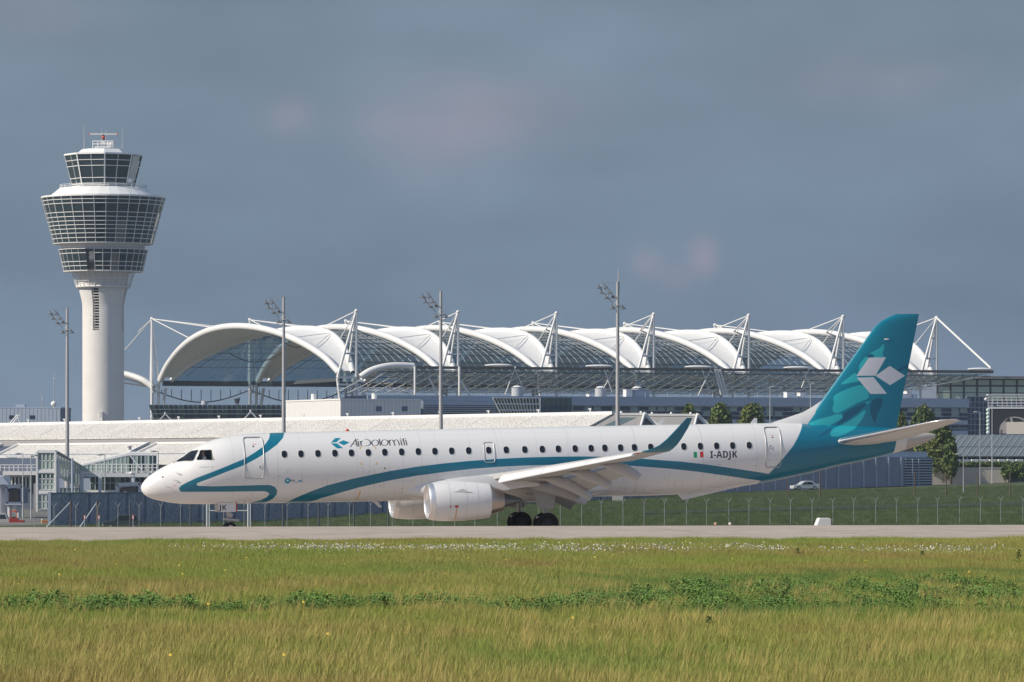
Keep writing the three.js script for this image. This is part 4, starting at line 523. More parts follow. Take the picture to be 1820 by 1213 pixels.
{ // slanted glass box and green glass link, lower left of the block
  const f = front(905, 1125, 20.5 * Math.PI / 180), B = thing('slanted_glass_box', 'glass box with slanted white-framed grid of green panes', 'building', f.at, f.turn), r = rng(3);
  const q = (u, v) => { const px = lerp(876, 958, u) + lerp(9, 0, v) * 1 + (1 - v) * 0, py = lerp(740, 707.5, v); return V(f.x(lerp(876 + 9 * (1 - v) * 2.2, 958 + 5 * (1 - v), u)), f.y(915, py), lerp(-1.4, 0, v)); };
  part(B, 'core', box(f.x(918), 9, -6, 9.5, 19, 8), M.slate);
  for (let i = 0; i < 14; i++) for (let j = 0; j < 3; j++) part(B, 'pane', quad(q(i / 14, j / 3), q((i + 1) / 14, j / 3), q((i + 1) / 14, (j + 1) / 3), q(i / 14, (j + 1) / 3)), r() < .6 ? M.glassGreen : M.glassDark);
  for (let i = 0; i <= 14; i++) part(B, 'mullion', beam(q(i / 14, 0), q(i / 14, 1), .2, .2), M.whiteSteel); for (let j = 0; j <= 3; j++) part(B, 'transom', beam(q(0, j / 3), q(1, j / 3), .26, .26), M.whiteSteel);
  const g = thing('glass_link_block', 'low green glass block beside the slanted glass box', 'building', f.at.clone(), f.turn), x0 = f.x(964), x1 = f.x(1018); part(g, 'core', box((x0 + x1) / 2, 9.4, -4, x1 - x0, 20.4, 6), M.slate);
  for (let i = 0; i < 6; i++) for (let j = 0; j < 2; j++) part(g, 'pane', box(lerp(x0, x1, (i + .5) / 6), f.y(990, j ? 714 : 728), -.95, (x1 - x0) / 6 - .14, 1.7, .06), j ? M.glassGreen : M.glassBlue); for (let i = 0; i <= 6; i++) part(g, 'mullion', box(lerp(x0, x1, i / 6), 17, -.9, .12, 6, .12), M.darkSteel);
}
{ // white plant room, one sunlit and one shaded side
  const f = front(605, 1040, 24 * Math.PI / 180), B = thing('rooftop_plant_room', 'white panel-clad plant room left of the dark office block', 'building', f.at, f.turn), x1 = f.x(748), yt = f.y(605, 711), dep = 31;
  part(B, 'core', box(x1 / 2, yt / 2, -dep / 2, x1 - .3, yt - .1, dep - .3), M.white); const n = 22, nd = 22;
  const pg = new THREE.BoxGeometry(x1 / n - .05, yt - .1, .12), sg = new THREE.BoxGeometry(.12, yt - .1, dep / nd - .05), clad = mat([.70, .70, .69], .5);
  for (let i = 0; i < n; i++) share(B, 'panel', pg, clad, (i + .5) * x1 / n, yt / 2, -.05); for (let i = 0; i < nd; i++) share(B, 'panel', sg, clad, .05, yt / 2, -(i + .5) * dep / nd);
  part(B, 'roof_edge', [box(x1 / 2, yt + .1, -dep / 2, x1 + .3, .3, dep + .3)], M.roofTrim); for (const px of [673, 719]) part(B, 'louvre_vent', [box(f.x(px), f.y(px, 727), .04, 1.3, 1.0, .1), ...[-.3, 0, .3].map((d) => box(f.x(px), f.y(px, 727) + d, .1, 1.2, .08, .08))], M.slate);
  for (const [px, h] of [[678, 1.2], [555, 1.3]]) part(B, 'vent_pipe', new THREE.CylinderGeometry(.55, .55, h, 12).translate(px === 555 ? 2 : f.x(px), yt + h / 2 + .2, px === 555 ? -20 : -4), M.white);
  const L = thing('louvred_low_wing', 'low grey wing with dark louvre bands right of the white plant room', 'building', f.at.clone().add(V(0, 0, -6)), f.turn), a = f.x(748) + .5, b = f.x(880); part(L, 'wall', box((a + b) / 2, f.y(800, 712) / 2, -5, b - a, f.y(800, 712), 9), M.slate); for (let j = 0; j < 6; j++) part(L, 'louvre', box((a + b) / 2, f.y(800, 722 + j * 3.6), -.3, b - a, .16, .3), M.galv); part(L, 'clad_band', box((a + b) / 2, f.y(800, 716), -.42, b - a, .8, .2), M.cladBlue);
}
// ---------------------------------------------------------------- white-roofed pier
{
  const A0 = P(1090, 735, 800), A1 = P(-40, 756.0, 999); A1.y = A0.y; const dir = V().subVectors(A1, A0).setY(0).normalize(), out = V(-.851, 0, .525);   // ridge from the near right end to the far left, roof falls to the left front
  const T = thing('pier_building', 'long low pier with white gravelled roofs behind the airliner', 'building', V(A0.x, 0, A0.z)), L = A0.distanceTo(A1);
  const pt = (s, w, y) => A0.clone().addScaledVector(dir, s).addScaledVector(out, w).setY(y), yr = A0.y;
  const deck = (s0, s1, w0, w1, y0, y1, name, skew = 0) => { const r = wpart(T, name, slab(pt(s0, w0, y0), pt(s1, w0, y0), pt(s1 + skew, w1, y1), pt(s0 + skew, w1, y1), V(0, -.35, 0)), M.roofGravel); return r; };
  const ridge = deck(0, L, .3, 6.2, yr - .1, yr - 2.85, 'upper_roof'); wpart(T, 'ridge_cap', beam(pt(-.3, 0, yr + .05), pt(L, 0, yr + .05), .9, .5), M.roofTrim, { under: ridge }); wpart(T, 'rear_slope', slab(pt(0, -.3, yr - .1), pt(L, -.3, yr - .1), pt(L, -7, yr - 3.2), pt(0, -7, yr - 3.2), V(0, -.3, 0)), M.roofGravel, { under: ridge });
  for (let s = 7; s < L; s += 15.7) { wpart(T, 'roof_seam', beam(pt(s, .3, yr + .0), pt(s - .2, 6.2, yr - 2.84), .1, .03), M.roofTrim, { under: ridge }); wpart(T, 'ridge_vent', [rod(pt(s, 0, yr), pt(s - .4, 0, yr + .85), .1), box(pt(s, 0, 0).x, yr + .75, pt(s, 0, 0).z, .45, .25, .3)], M.white, { under: ridge }); }
  wpart(T, 'gutter', slab(pt(0, 6.25, yr - 3.3), pt(L, 6.25, yr - 3.3), pt(L, 8.6, yr - 4.1), pt(0, 8.6, yr - 4.1), V(0, -.3, 0)), M.roofGrey); wpart(T, 'upper_wall', slab(pt(0, 6.0, yr - 3), pt(L, 6.0, yr - 3), pt(L, 6.0, yr - 4.2), pt(0, 6.0, yr - 4.2), out.clone().multiplyScalar(-.3)), M.slate);
  const px2s = (px) => { let a = 0, b = L; const g = (s) => { const p = pt(s, 10, 8); return 910 + F * p.x / -p.z; }; for (let i = 0; i < 40; i++) { const m = (a + b) / 2; if (g(m) > px) a = m; else b = m; } return a; };
  for (const [pa, pb] of [[-8, -60], [252, 22], [560, 268]]) { const s0 = px2s(pa), s1 = px2s(pb); const r = deck(s0, s1, 8.6, 16.5, yr - 4.2, yr - 7.7, 'lower_roof', 0); wpart(T, 'roof_trim', beam(pt(s0, 8.6, yr - 4.1), pt(s1, 8.6, yr - 4.1), .7, .35), M.roofTrim, { under: r }); for (const s of [s0, s1]) wpart(T, 'verge', beam(pt(s, 8.6, yr - 4.05), pt(s, 16.5, yr - 7.55), .6, .5), M.roofTrim, { under: r }); for (let s = s0 + 5; s < s1 - 2; s += 9) wpart(T, 'roof_seam', beam(pt(s, 8.6, yr - 4.2), pt(s, 16.5, yr - 7.69), .1, .03), M.roofTrim, { under: r }); }
  wpart(T, 'pier_wall', [slab(pt(0, 13, yr - 6), pt(L, 13, yr - 6), pt(L, 13, -3), pt(0, 13, -3), out.clone().multiplyScalar(-1)), slab(pt(0, -6, yr - 3.3), pt(0, 13, yr - 5), pt(0, 13, -2), pt(0, -6, -2), dir.clone())], M.slate);
  for (let s = 120; s < L; s += 3) { wpart(T, 'wall_pane', slab(pt(s, 13.1, yr - 6.4), pt(s + 2.7, 13.1, yr - 6.4), pt(s + 2.7, 13.1, yr - 9.2), pt(s, 13.1, yr - 9.2), out.clone().multiplyScalar(.06)), M.glassGreen); wpart(T, 'wall_post', beam(pt(s - .15, 13.2, yr - 6.2), pt(s - .15, 13.2, yr - 9.6), .22), M.whiteSteel); }
  wpart(T, 'floor_edge', beam(pt(100, 13.4, yr - 9.7), pt(L, 13.4, yr - 9.7), .6, .7), M.white);
  wpart(T, 'flue', [rod(P(229, 800, 850), P(229, 793.5, 850), .4), rod(P(229, 794.5, 850), P(229, 793, 850), .55)], M.concrete);
  const V2 = thing('ridge_tent_vent', 'small white peaked roof vent beside the tent hall columns, on the pier ridge', 'roof vent'); const vents = [[293, 735, 747, 949], [445, 730, 744, 905]];
  V2.position.copy(P(293, 747, 949)); const vg = (b, px, y0, y1, d) => { const a = P(px, y0, d), k = d / F; return merge([slab(a, V(a.x + 12 * k, a.y - (y1 - y0) * k, a.z), V(a.x + 12 * k, a.y - (y1 - y0) * k, a.z - 2), V(a.x, a.y, a.z - 2), V(0, -.2, 0)), slab(V(a.x - 12 * k, a.y - (y1 - y0) * k, a.z), a, V(a.x, a.y, a.z - 2), V(a.x - 12 * k, a.y - (y1 - y0) * k, a.z - 2), V(0, -.2, 0))].map((g) => g)); };
  wpart(V2, 'slopes', vg(V2, 293, 735, 748, 949), M.white); wpart(V2, 'finial', rod(P(293, 736, 949), P(293, 733, 949), .15), M.white);
  const V3 = thing('ridge_tent_vent', 'small white peaked roof vent left of the white plant room, on the pier ridge', 'roof vent', P(445, 744, 905)); wpart(V3, 'slopes', vg(V3, 445, 731, 744, 905), M.white); wpart(V3, 'finial', rod(P(445, 732, 905), P(445, 729, 905), .15), M.white);
}
{ // grey gabled sheds at the pier's right end
  const mk = (pa, pb, ridgeY, eaveY, d, label, glaz) => { const T = thing('gabled_shed', label, 'building', P((pa + pb) / 2, eaveY, d).setY(0)), k = d / F, a = P(pa, ridgeY, d), b = P(pb, ridgeY, d), dn = (eaveY - ridgeY) * k, dz = 3.2, sh = -3.5;
    const sl = (s) => slab(a, b, V(b.x + (s > 0 ? sh * .2 : 1.5), b.y - dn, b.z + s * dz), V(a.x + (s > 0 ? sh : 1.5), a.y - dn, a.z + s * dz), V(0, -.25, 0)); const r = wpart(T, 'roof_slope', sl(1), M.roofGrey); wpart(T, 'roof_slope', sl(-1), M.roofGrey);
    wpart(T, 'ridge_cap', beam(a.clone().add(V(0, .1, 0)), b.clone().add(V(0, .1, 0)), .6, .35), M.roofTrim); wpart(T, 'wall', box((a.x + b.x) / 2, (a.y - dn) / 2 - .4, a.z, b.x - a.x, a.y - dn + .6, 5), M.slate);
    wpart(T, 'gable_trim', [beam(b.clone().add(V(.3, .15, .2)), V(b.x + sh * .2 + .3, b.y - dn, b.z + dz), .3, .55), beam(b.clone().add(V(.3, .15, 0)), V(b.x + 2.6, b.y - dn, b.z + .4), .3, .55)], M.white); wpart(T, 'gable_wall', quad(b, V(b.x + sh * .2, b.y - dn, b.z + dz), V(b.x + 2.3, b.y - dn, b.z), b), M.darkSteel);
    for (let x = a.x + 1; x < b.x; x += 3.1) wpart(T, 'ridge_knob', new THREE.SphereGeometry(.22, 8, 6).translate(x, a.y + .35, a.z), M.white);
    if (glaz) for (let i = 0; i < 7; i++) { const f = (u, v) => V(lerp(a.x + 1, b.x - 1, u) + sh * v * .9, a.y - dn * (.25 + .75 * v) + .06, a.z + dz * (.25 + .75 * v)); wpart(T, 'rooflight', slab(f(i / 7, 0), f((i + .86) / 7, 0), f((i + .86) / 7, 1), f(i / 7, 1), V(0, -.03, 0)), phys([.12, .17, .18], .15)); } };
  mk(1093, 1142, 737.5, 760, 790, 'grey gabled shed with rooflights at the right end of the pier', true); mk(1148, 1236, 739, 763, 806, 'grey gabled shed without rooflights beside the small trees', false);
}
{ // far left blocks
  const f = front(107, 1210, -4 * Math.PI / 180), B = thing('grey_panel_block', 'blue-grey panelled block at the left edge behind the pier', 'building', f.at, f.turn), x0 = f.x(-30), yt = f.y(60, 726); part(B, 'core', box(x0 / 2, yt / 2, -8, -x0, yt, 15.6), M.slate); const n = 20, w = -x0 / n, pg = new THREE.BoxGeometry(w - .08, 3.4, .15); for (let i = 0; i < n; i++) share(B, 'panel', pg, M.cladBlue, x0 + (i + .5) * w, yt - 1.8, 0); part(B, 'roof_edge', box(x0 / 2, yt + .1, -8, -x0 + .3, .3, 16.2), M.cladBlue);
  part(B, 'window', box(f.x(57), f.y(57, 742), .1, 1.2, .9, .1), M.glassDark); part(B, 'window', box(f.x(20), f.y(20, 742), .1, 1.2, .9, .1), M.glassDark); part(B, 'roof_box', box(f.x(33), yt + .5, -3, 2.2, .9, 2), M.cladBlue);
  const d = thing('dish_antenna', 'small white dish antenna on the blue-grey panelled block', 'antenna', P(95, 726, 1205)); wpart(d, 'dish', new THREE.SphereGeometry(.75, 16, 8, 0, Math.PI * 2, 0, 1.1).rotateX(1.4).translate(0, 0, 0).translate(d.position.x, d.position.y + 1.0, d.position.z), M.white); wpart(d, 'post', rod(d.position.clone(), d.position.clone().add(V(0, 1, 0)), .12), M.white);
  for (const [px, y0, y1, l] of [[95.5, 718, 662, 'tall thin aerial rising behind the small dish antenna'], [74.5, 726, 698, 'short thin aerial left of the small dish antenna']]) { const m = thing('aerial', l, 'aerial', P(px, y0, 1207)); wpart(m, 'rod', rod(P(px, y0, 1207), P(px, y1, 1207), .1, .06, 5), M.galv); wpart(m, 'tip', rod(P(px, y1 + 12, 1207), P(px, y1 + 10, 1207), .14), M.white); }
  const lad = thing('roof_ladder', 'white ladder frame leaning at the foot of the blue-grey panelled block', 'ladder', P(26, 752, 990)); wpart(lad, 'rail', [rod(P(17, 753, 990), P(30, 738, 990), .12), rod(P(22, 753, 990), P(34, 738, 990), .12), rod(P(30, 738, 990), P(35, 753, 990), .12)], M.white); wpart(lad, 'rung', [0, 1, 2, 3].map((i) => rod(P(19 + i * 3, 750 - i * 3.4, 990), P(24 + i * 3, 750 - i * 3.4, 990), .08)), M.white);
  const g = front(262, 1215, 6 * Math.PI / 180), D = thing('dark_glass_block', 'low dark green glass block under the tent roof, left part', 'building', g.at, g.turn), a = g.x(264), b = g.x(560), y1 = g.y(300, 720), y2 = g.y(300, 752); part(D, 'core', box((a + b) / 2, y1 / 2 - .2, -6, b - a - 2, y1 - .4, 9), M.slate);
  for (let i = 0; i < 34; i++) for (let j = 0; j < 4; j++) { const u = (v, s) => { const k = Math.max(0, 1 - (v - a) / 18); return V(v + (1 - s) * 1.6 * k, lerp(y2, y1, s), .1 - .8 * (1 - s)); }, xa = a + i * (b - a) / 34, xb = xa + (b - a) / 34 - .12; part(D, 'pane', quad(u(xa, j / 4), u(xb, j / 4), u(xb, (j + .94) / 4), u(xa, (j + .94) / 4)), [M.glassGreen, M.glassDark, M.glassBlue][(i * 7 + j * 3) % 3]); } for (let j = 0; j <= 4; j++) part(D, 'transom', box((a + b) / 2, lerp(y2, y1, j / 4), -.45, b - a, .13, .9), M.steelBlue);
  part(D, 'roof_drum', new THREE.CylinderGeometry(.8, .8, 1, 12).translate(g.x(364), y1 + .5, -3), M.galv);
  const ft = thing('distant_tower', 'small dark far-off tower seen under the tent roof', 'tower', P(421, HORIZON, 2400).setY(0)); wpart(ft, 'shaft', rod(P(421, 790, 2400), P(421, 716, 2400), .9), M.slate); wpart(ft, 'cab', new THREE.CylinderGeometry(1.55, 1.0, 2.2, 12).translate(P(421, 713, 2400).x, P(421, 713, 2400).y, -2400), M.glassDark); wpart(ft, 'cab_roof', new THREE.CylinderGeometry(1.2, 1.5, .5, 12).translate(P(421, 708, 2400).x, P(421, 708, 2400).y, -2400), M.slate);
}
// ---------------------------------------------------------------- glazed gate buildings on the left apron
function glassGrid(T, q, nx, ny, glass, frame, w = .14) {   // q(u, v) -> point; panes and bars as parts
  for (let i = 0; i < nx; i++) for (let j = 0; j < ny; j++) wpart(T, 'pane', quad(q((i + .04) / nx, (j + .03) / ny), q((i + .96) / nx, (j + .03) / ny), q((i + .96) / nx, (j + .97) / ny), q((i + .04) / nx, (j + .97) / ny)), glass[(i * 5 + j * 3) % glass.length]);
  for (let i = 0; i <= nx; i++) wpart(T, 'mullion', beam(q(i / nx, 0), q(i / nx, 1), w), frame); for (let j = 0; j <= ny; j++) wpart(T, 'transom', beam(q(0, j / ny), q(1, j / ny), w), frame);
}
{
  const D = 752, p = (px, py, d = D) => P(px, py, d), gl = [M.glassPale, M.glassGreen, M.glassPale, phys([.22, .30, .26], .12)];
  const gateClear = phys([.62, .78, .72], .05, { transmission: .9, thickness: 0, ior: 1.5 }); gl.push(gateClear);
  const S = thing('glass_stair_tower', 'square glass stair tower with white frames beside the leftmost floodlight mast', 'building', p(81, 938).setY(-3));
  wpart(S, 'core', box(p(86, 870, 760).x, .9, -760, 2.2, 9.5, 3), M.slate);
  for (const [y0, y1, ny] of [[835, 804, 2], [871, 842, 3], [905, 880, 2]]) glassGrid(S, (u, v) => p(lerp(67, 96, u), lerp(y0, y1, v)), 4, ny, gl, M.whiteSteel);
  for (const [y0, y1] of [[838.5, 0], [875.5, 0], [803, 0]]) wpart(S, 'floor_slab', box(p(82, y0).x, p(82, y0).y, -D - 1.5, 31 * D / F, .42, 3.4), M.white); for (const px of [65, 98]) wpart(S, 'corner_post', box(p(px, 870).x, p(px, 870).y, -D + .1, .28, 134 * D / F, .3), M.whiteSteel);
  glassGrid(S, (u, v) => { const px = lerp(98, 145, u); return P(px, lerp(lerp(846, 866, u), lerp(803, 829, u), v), lerp(D, 768, u)); }, 9, 2, gl, M.whiteSteel, .1); wpart(S, 'stair_flight', slab(P(98, 838, 756), P(145, 866, 768), P(145, 869, 772), P(98, 841, 760), V(0, -.35, 0)), M.white);
  glassGrid(S, (u, v) => P(lerp(98, 145, u), lerp(888, 868, v), lerp(D, 768, u)), 7, 2, gl, M.whiteSteel, .1); wpart(S, 'flat_roof', slab(p(66, 802), P(103, 802, D), P(146, 828, 768), P(128, 820, 780), V(0, -.15, 0)), M.galv);
  for (const px of [103, 128]) wpart(S, 'post', rod(p(px, 890), p(px, 815), .16), M.cladBlue);
  const frameW = mat([.62, .66, .70], .5), W = thing('glass_walkway', 'glazed boarding walkway with rising white roof left of the airliner nose', 'walkway', P(205, 938, 768).setY(-3)), w = (px, py, d = 768) => P(px, py, d);
  wpart(W, 'roof', [slab(w(143, 826), w(230, 805), w(230, 803, 776), w(143, 824, 776), V(0, -.3, 0)), slab(w(230, 805), w(264, 806), w(264, 804, 776), w(230, 803, 776), V(0, -.3, 0))], M.white);
  glassGrid(W, (u, v) => w(lerp(147, 230, u), lerp(838, lerp(828, 809, u), v)), 11, 1, gl, frameW, .12); glassGrid(W, (u, v) => w(lerp(230, 278, u), lerp(838, 809.5, v)), 7, 1, [M.glassDark, M.glassGreen, M.glassPale], frameW, .12);
  wpart(W, 'diagonal_brace', beam(w(230, 809), w(252, 836), .22), frameW); wpart(W, 'walkway_floor', slab(w(147, 841), w(285, 842), w(285, 842, 776), w(147, 841, 776), V(0, -.6, 0)), frameW); for (let i = 0; i < 9; i++) wpart(W, 'floor_light_strip', box(w(155 + i * 14, 840).x, w(155, 840).y, -767.5, .8, .12, .2), M.white);
  for (let i = 0; i <= 13; i++) wpart(W, 'rail_post', rod(w(162 + i * 9, 841, 766), w(162 + i * 9, 826, 766), .07), M.white); wpart(W, 'hand_rail', [rod(w(160, 826, 766), w(282, 826, 766), .07), rod(w(160, 832, 766), w(282, 832, 766), .05)], M.white);
  glassGrid(W, (u, v) => w(lerp(160, 284, u), lerp(872, 846, v), 772), 14, 2, [M.glassGreen, M.glassPale, M.glassDark], frameW, .1); for (const px of [146, 178, 237, 268]) wpart(W, 'column', box(w(px, 868).x, w(px, 868).y, -767, .5, 60 * 768 / F, .5), frameW); wpart(W, 'base_wall', [box(w(180, 878).x, w(180, 878, 770).y, -771, 9, 1.0, .4), box(w(180, 883.5).x, w(180, 884, 770).y, -770, 7, .5, .5)], M.white);
  const jet = (name, label, x0, x1, y0, y1, d) => { const T = thing(name, label, 'jet bridge', P((x0 + x1) / 2, 938, d).setY(-3.2)), a = (px, py, dd = 0) => P(px, py, d + dd); wpart(T, 'bellows_frame', [beam(a(x0, y0), a(x1, y0 - 2), .4, .5), beam(a(x0 + 1, y1), a(x1, y1), .4, .5), beam(a(x0, y0), a(x0 + 2, y1), .4, .4), beam(a(x1, y0 - 2), a(x1, y1), .4, .4)], M.slate); wpart(T, 'tunnel', box(a((x0 + x1) / 2, (y0 + y1) / 2).x, a(0, (y0 + y1) / 2).y, -d - 5, (x1 - x0) * d / F - .2, (y1 - y0) * d / F - .1, 9), M.slate); wpart(T, 'opening', box(a((x0 + x1) / 2, (y0 + y1) / 2).x, a(0, (y0 + y1) / 2 + 1).y, -d + .05, (x1 - x0) * d / F - .9, (y1 - y0) * d / F - .7, .1), M.black); wpart(T, 'sill_bar', box(a((x0 + x1) / 2, y1).x, a(0, y1 + 1).y, -d + .4, (x1 - x0) * d / F, .2, .8), M.cladBlue); wpart(T, 'support', [rod(a((x0 + x1) / 2 - 8, y1), a((x0 + x1) / 2 - 8, 938), .3), rod(a((x0 + x1) / 2 + 8, y1), a((x0 + x1) / 2 + 8, 938), .3)], M.galv); return T; };
  jet('jet_bridge', 'dark jet bridge mouth just left of the airliner nose', 207, 248, 862, 882, 735); const j2 = jet('jet_bridge', 'dark jet bridge mouth at the left edge of the apron', 10, 39, 866, 896, 700); wpart(j2, 'hood', slab(P(-12, 850, 700), P(4, 848, 700), P(16, 862, 700), P(-12, 862, 700), V(0, 0, -3)), M.cladBlue); wpart(j2, 'rotunda', new THREE.CylinderGeometry(1.6, 1.6, 6, 20).translate(P(-4, 880, 702).x, P(0, 885, 702).y, -703), M.white);
  const Gt = thing('gate_lounge', 'white-framed two-storey gate lounge with railing at the left edge', 'building', p(25, 938).setY(-3)); wpart(Gt, 'core', box(p(20, 870, 775).x, .8, -775, 9, 8.6, 8), M.slate); glassGrid(Gt, (u, v) => p(lerp(-12, 52, u), lerp(869, 847, v), 768), 10, 1, [M.glassDark, M.glassBlue, M.glassGreen], M.whiteSteel, .22); glassGrid(Gt, (u, v) => p(lerp(-12, 30, u), lerp(826, 815, v), 772), 8, 1, [M.glassDark, M.glassGreen], M.whiteSteel, .16);
  wpart(Gt, 'floor_slab', box(p(22, 841).x, p(22, 841.5, 766).y, -769, 68 * .086, .6, 6), M.white); wpart(Gt, 'upper_roof_slab', box(p(10, 812).x, p(10, 812, 770).y, -774, 44 * .086, .3, 6), M.white); for (let i = 0; i < 9; i++) wpart(Gt, 'rail_post', rod(p(-8 + i * 8, 838, 765), p(-8 + i * 8, 827, 765), .06), M.white); wpart(Gt, 'hand_rail', [rod(p(-10, 827, 765), p(62, 827, 765), .06), rod(p(-10, 832, 765), p(62, 832, 765), .05)], M.white); for (const px of [49, 58]) wpart(Gt, 'pillar', box(p(px, 900).x, p(px, 905, 764).y, -764, .55, 90 * .0856, .55), M.concreteGrey);
}
// ---------------------------------------------------------------- noise wall, road, fences
{
  const turn = 60.8 * Math.PI / 180, f = front(88, 616, turn), roadG = [], N = 60;
  const W = thing('noise_wall', 'dark blue panelled noise wall running behind the road', 'wall', f.at, f.turn), c = Math.cos(turn), s = Math.sin(turn), gy = (x) => { const X = f.at.x + x * c, D = 616 + x * s; return groundY(X, D - 3); };
  const n = 39, w = 4.2, pg = new THREE.BoxGeometry(w - .12, 4.0, .3), po = new THREE.BoxGeometry(.3, 4.2, .45); for (let i = 0; i < n; i++) { const x = (i + .5) * w, y = Math.max(-3.5, gy(x)); share(W, 'panel', pg, M.wallBlue, x, y + 1.8, 0); share(W, 'post', po, M.slate, i * w, y + 1.9, .02); share(W, 'cap', new THREE.BoxGeometry(w, .16, .42), M.slate, x, y + 3.86, 0); }
  const pos = [], idx = []; for (let i = 0; i <= N; i++) { const px = lerp(380, 1990, i / N), a = (px - 910) / F, D = roadD(a); for (const k of [-4, 4]) { const X = a * D + k * -.872 * -1, dd = D - k * .49; pos.push(X, groundY(X, dd) + .12, -dd); } } for (let i = 0; i < N; i++) idx.push(2 * i, 2 * i + 1, 2 * i + 3, 2 * i, 2 * i + 3, 2 * i + 2);
  const g = new THREE.BufferGeometry(); g.setAttribute('position', new THREE.Float32BufferAttribute(pos, 3)); g.setIndex(idx); g.computeVertexNormals(); structure('road', g, mat([.06, .063, .068], .9, { map: grain }));
  const p2 = [], i2 = []; for (let i = 0; i <= 40; i++) { const px = lerp(1140, 1990, i / 40), a = (px - 910) / F, D = lerp(545, 590, i / 40); for (const k of [-14, 14]) { const X = a * (D + k); p2.push(X, groundY(X, D + k) + .1, -(D + k)); } } for (let i = 0; i < 40; i++) i2.push(2 * i, 2 * i + 3, 2 * i + 1, 2 * i, 2 * i + 2, 2 * i + 3); const g2 = new THREE.BufferGeometry(); g2.setAttribute('position', new THREE.Float32BufferAttribute(p2, 3)); g2.setIndex(i2); g2.computeVertexNormals(); structure('service_path', g2, mat([.035, .045, .06], .9, { map: grain }));
}
{ // perimeter fence: posts with forked tops, wires between
  const fpost = mat([.30, .32, .34], .6), Fn = thing('perimeter_fence', 'wire fence with forked white posts behind the taxiway', 'fence', P(910, 935, 430).setY(-2)); const yb = (X, D) => groundY(X, D);
  const spot = []; for (let px = 60; px < 1850; px += 37.4) { const D = lerp(405, 445, px / 1820); spot.push(P(px + 2 * n2(px, 3), HORIZON, D)); }
  const post = merge([rod(V(0, -.4, 0), V(0, 2.15, 0), .026, .026, 6), rod(V(0, 2.1, 0), V(-.2, 2.45, 0), .02, .02, 5), rod(V(0, 2.1, 0), V(.2, 2.45, 0), .02, .02, 5)]), tops = [];
  for (const q of spot) { const ty = Math.max(groundY(q.x, -q.z), lerp(-2.0, -1.7, clamp((q.x + 40) / 80))); tops.push(V(q.x, ty, q.z)); share(Fn, 'post', post, fpost, q.x - Fn.position.x, ty - Fn.position.y, q.z - Fn.position.z); }
  for (const h of [.1, 1.0, 2.05]) { const g = []; for (let i = 0; i + 1 < tops.length; i++) g.push(rod(tops[i].clone().add(V(0, h, 0)), tops[i + 1].clone().add(V(0, h, 0)), .006, .006, 3, false)); wpart(Fn, 'wire', g, fpost); }
  const tp = new THREE.CylinderGeometry(.09, .11, 1, 8); const tall = (px, y0, y1, D, m, label, group) => { const T = thing('tall_post', label, 'post', P(px, y0, D), 0, group); const h = (y0 - y1) * D / F; wpart(T, 'shaft', rod(T.position.clone().add(V(0, -1.5, 0)), T.position.clone().add(V(0, h, 0)), .085, .075, 8), m); wpart(T, 'cap', new THREE.SphereGeometry(.1, 8, 6).translate(T.position.x, T.position.y + h, T.position.z), m); return T; };
  const brown = mat([.10, .075, .06], .8), G = 'brown fence stakes';
  tall(125, 937, 892, 470, brown, 'brown stake with long brace at the left end of the noise wall', G); tall(172, 937, 892, 470, brown, 'second brown stake with long brace in front of the noise wall', G);
  for (const [px, l] of [[231, 'dark stake in front of the noise wall, left of the airliner nose'], [338, 'dark stake below the airliner nose'], [503, 'dark stake under the forward fuselage, left of the dark car'], [566, 'dark stake just left of the dark car front'], [629, 'dark stake in front of the dark car rear'], [690, 'dark stake just left of the far engine']]) tall(px, 937, 893, 455, M.darkSteel, l, 'dark fence stakes');
  for (const [px, l] of [[1400, 'brown stake just left of the white car'], [1458, 'brown stake just right of the white car'], [1626, 'brown stake below the louvred hall'], [1682, 'brown stake below the large tree'], [1738, 'brown stake left of the lamp posts foot'], [1796, 'brown stake nearest the right edge']]) tall(px, 890, 842, 640, brown, l, G);
  for (const [x0, y0, x1, y1, l] of [[84, 936, 124, 894, 'white diagonal brace at the left end of the noise wall'], [143, 936, 171, 895, 'white diagonal brace in front of the noise wall']]) { const T = thing('fence_brace', l, 'brace', P(x0, y0, 465)); wpart(T, 'bar', rod(P(x0, y0, 465), P(x1, y1, 469), .07, .06, 6), M.galv); wpart(T, 'foot', rod(P(x0, y0 + 6, 465), P(x0, y0 - 1, 465), .1), M.galv); }
  for (const [px, y, l] of [[150, 920, 'red and white marker plate by the first brace'], [175.5, 920, 'red and white marker plate by the second brown stake'], [236, 920, 'red and white marker plate left of the airliner nose']]) { const T = thing('marker_plate', l, 'sign', P(px, 937, 466), 0, 'red and white marker plates'); wpart(T, 'plate', box(P(px, y, 466).x, P(px, y, 466).y, -466, .2, .42, .03), M.red); wpart(T, 'stripe', box(P(px, y, 466).x, P(px, y, 466).y, -465.97, .1, .3, .03), M.white); wpart(T, 'stem', rod(P(px, 945, 466), P(px, y, 466), .03), M.galv); }
  const Gd = thing('goal_frame', 'white pipe frame standing behind the nose wheel', 'frame', P(407, 937, 440)); for (const px of [368, 441]) wpart(Gd, 'upright', [rod(P(px, 945, 440), P(px, 890, 440), .1), rod(P(px + (px < 400 ? 4 : 4), 945, 441), P(px + 4, 890, 441), .06)], M.galv); wpart(Gd, 'crossbar', rod(P(368, 908.5, 440), P(441, 908.5, 440), .06), M.galv);
}
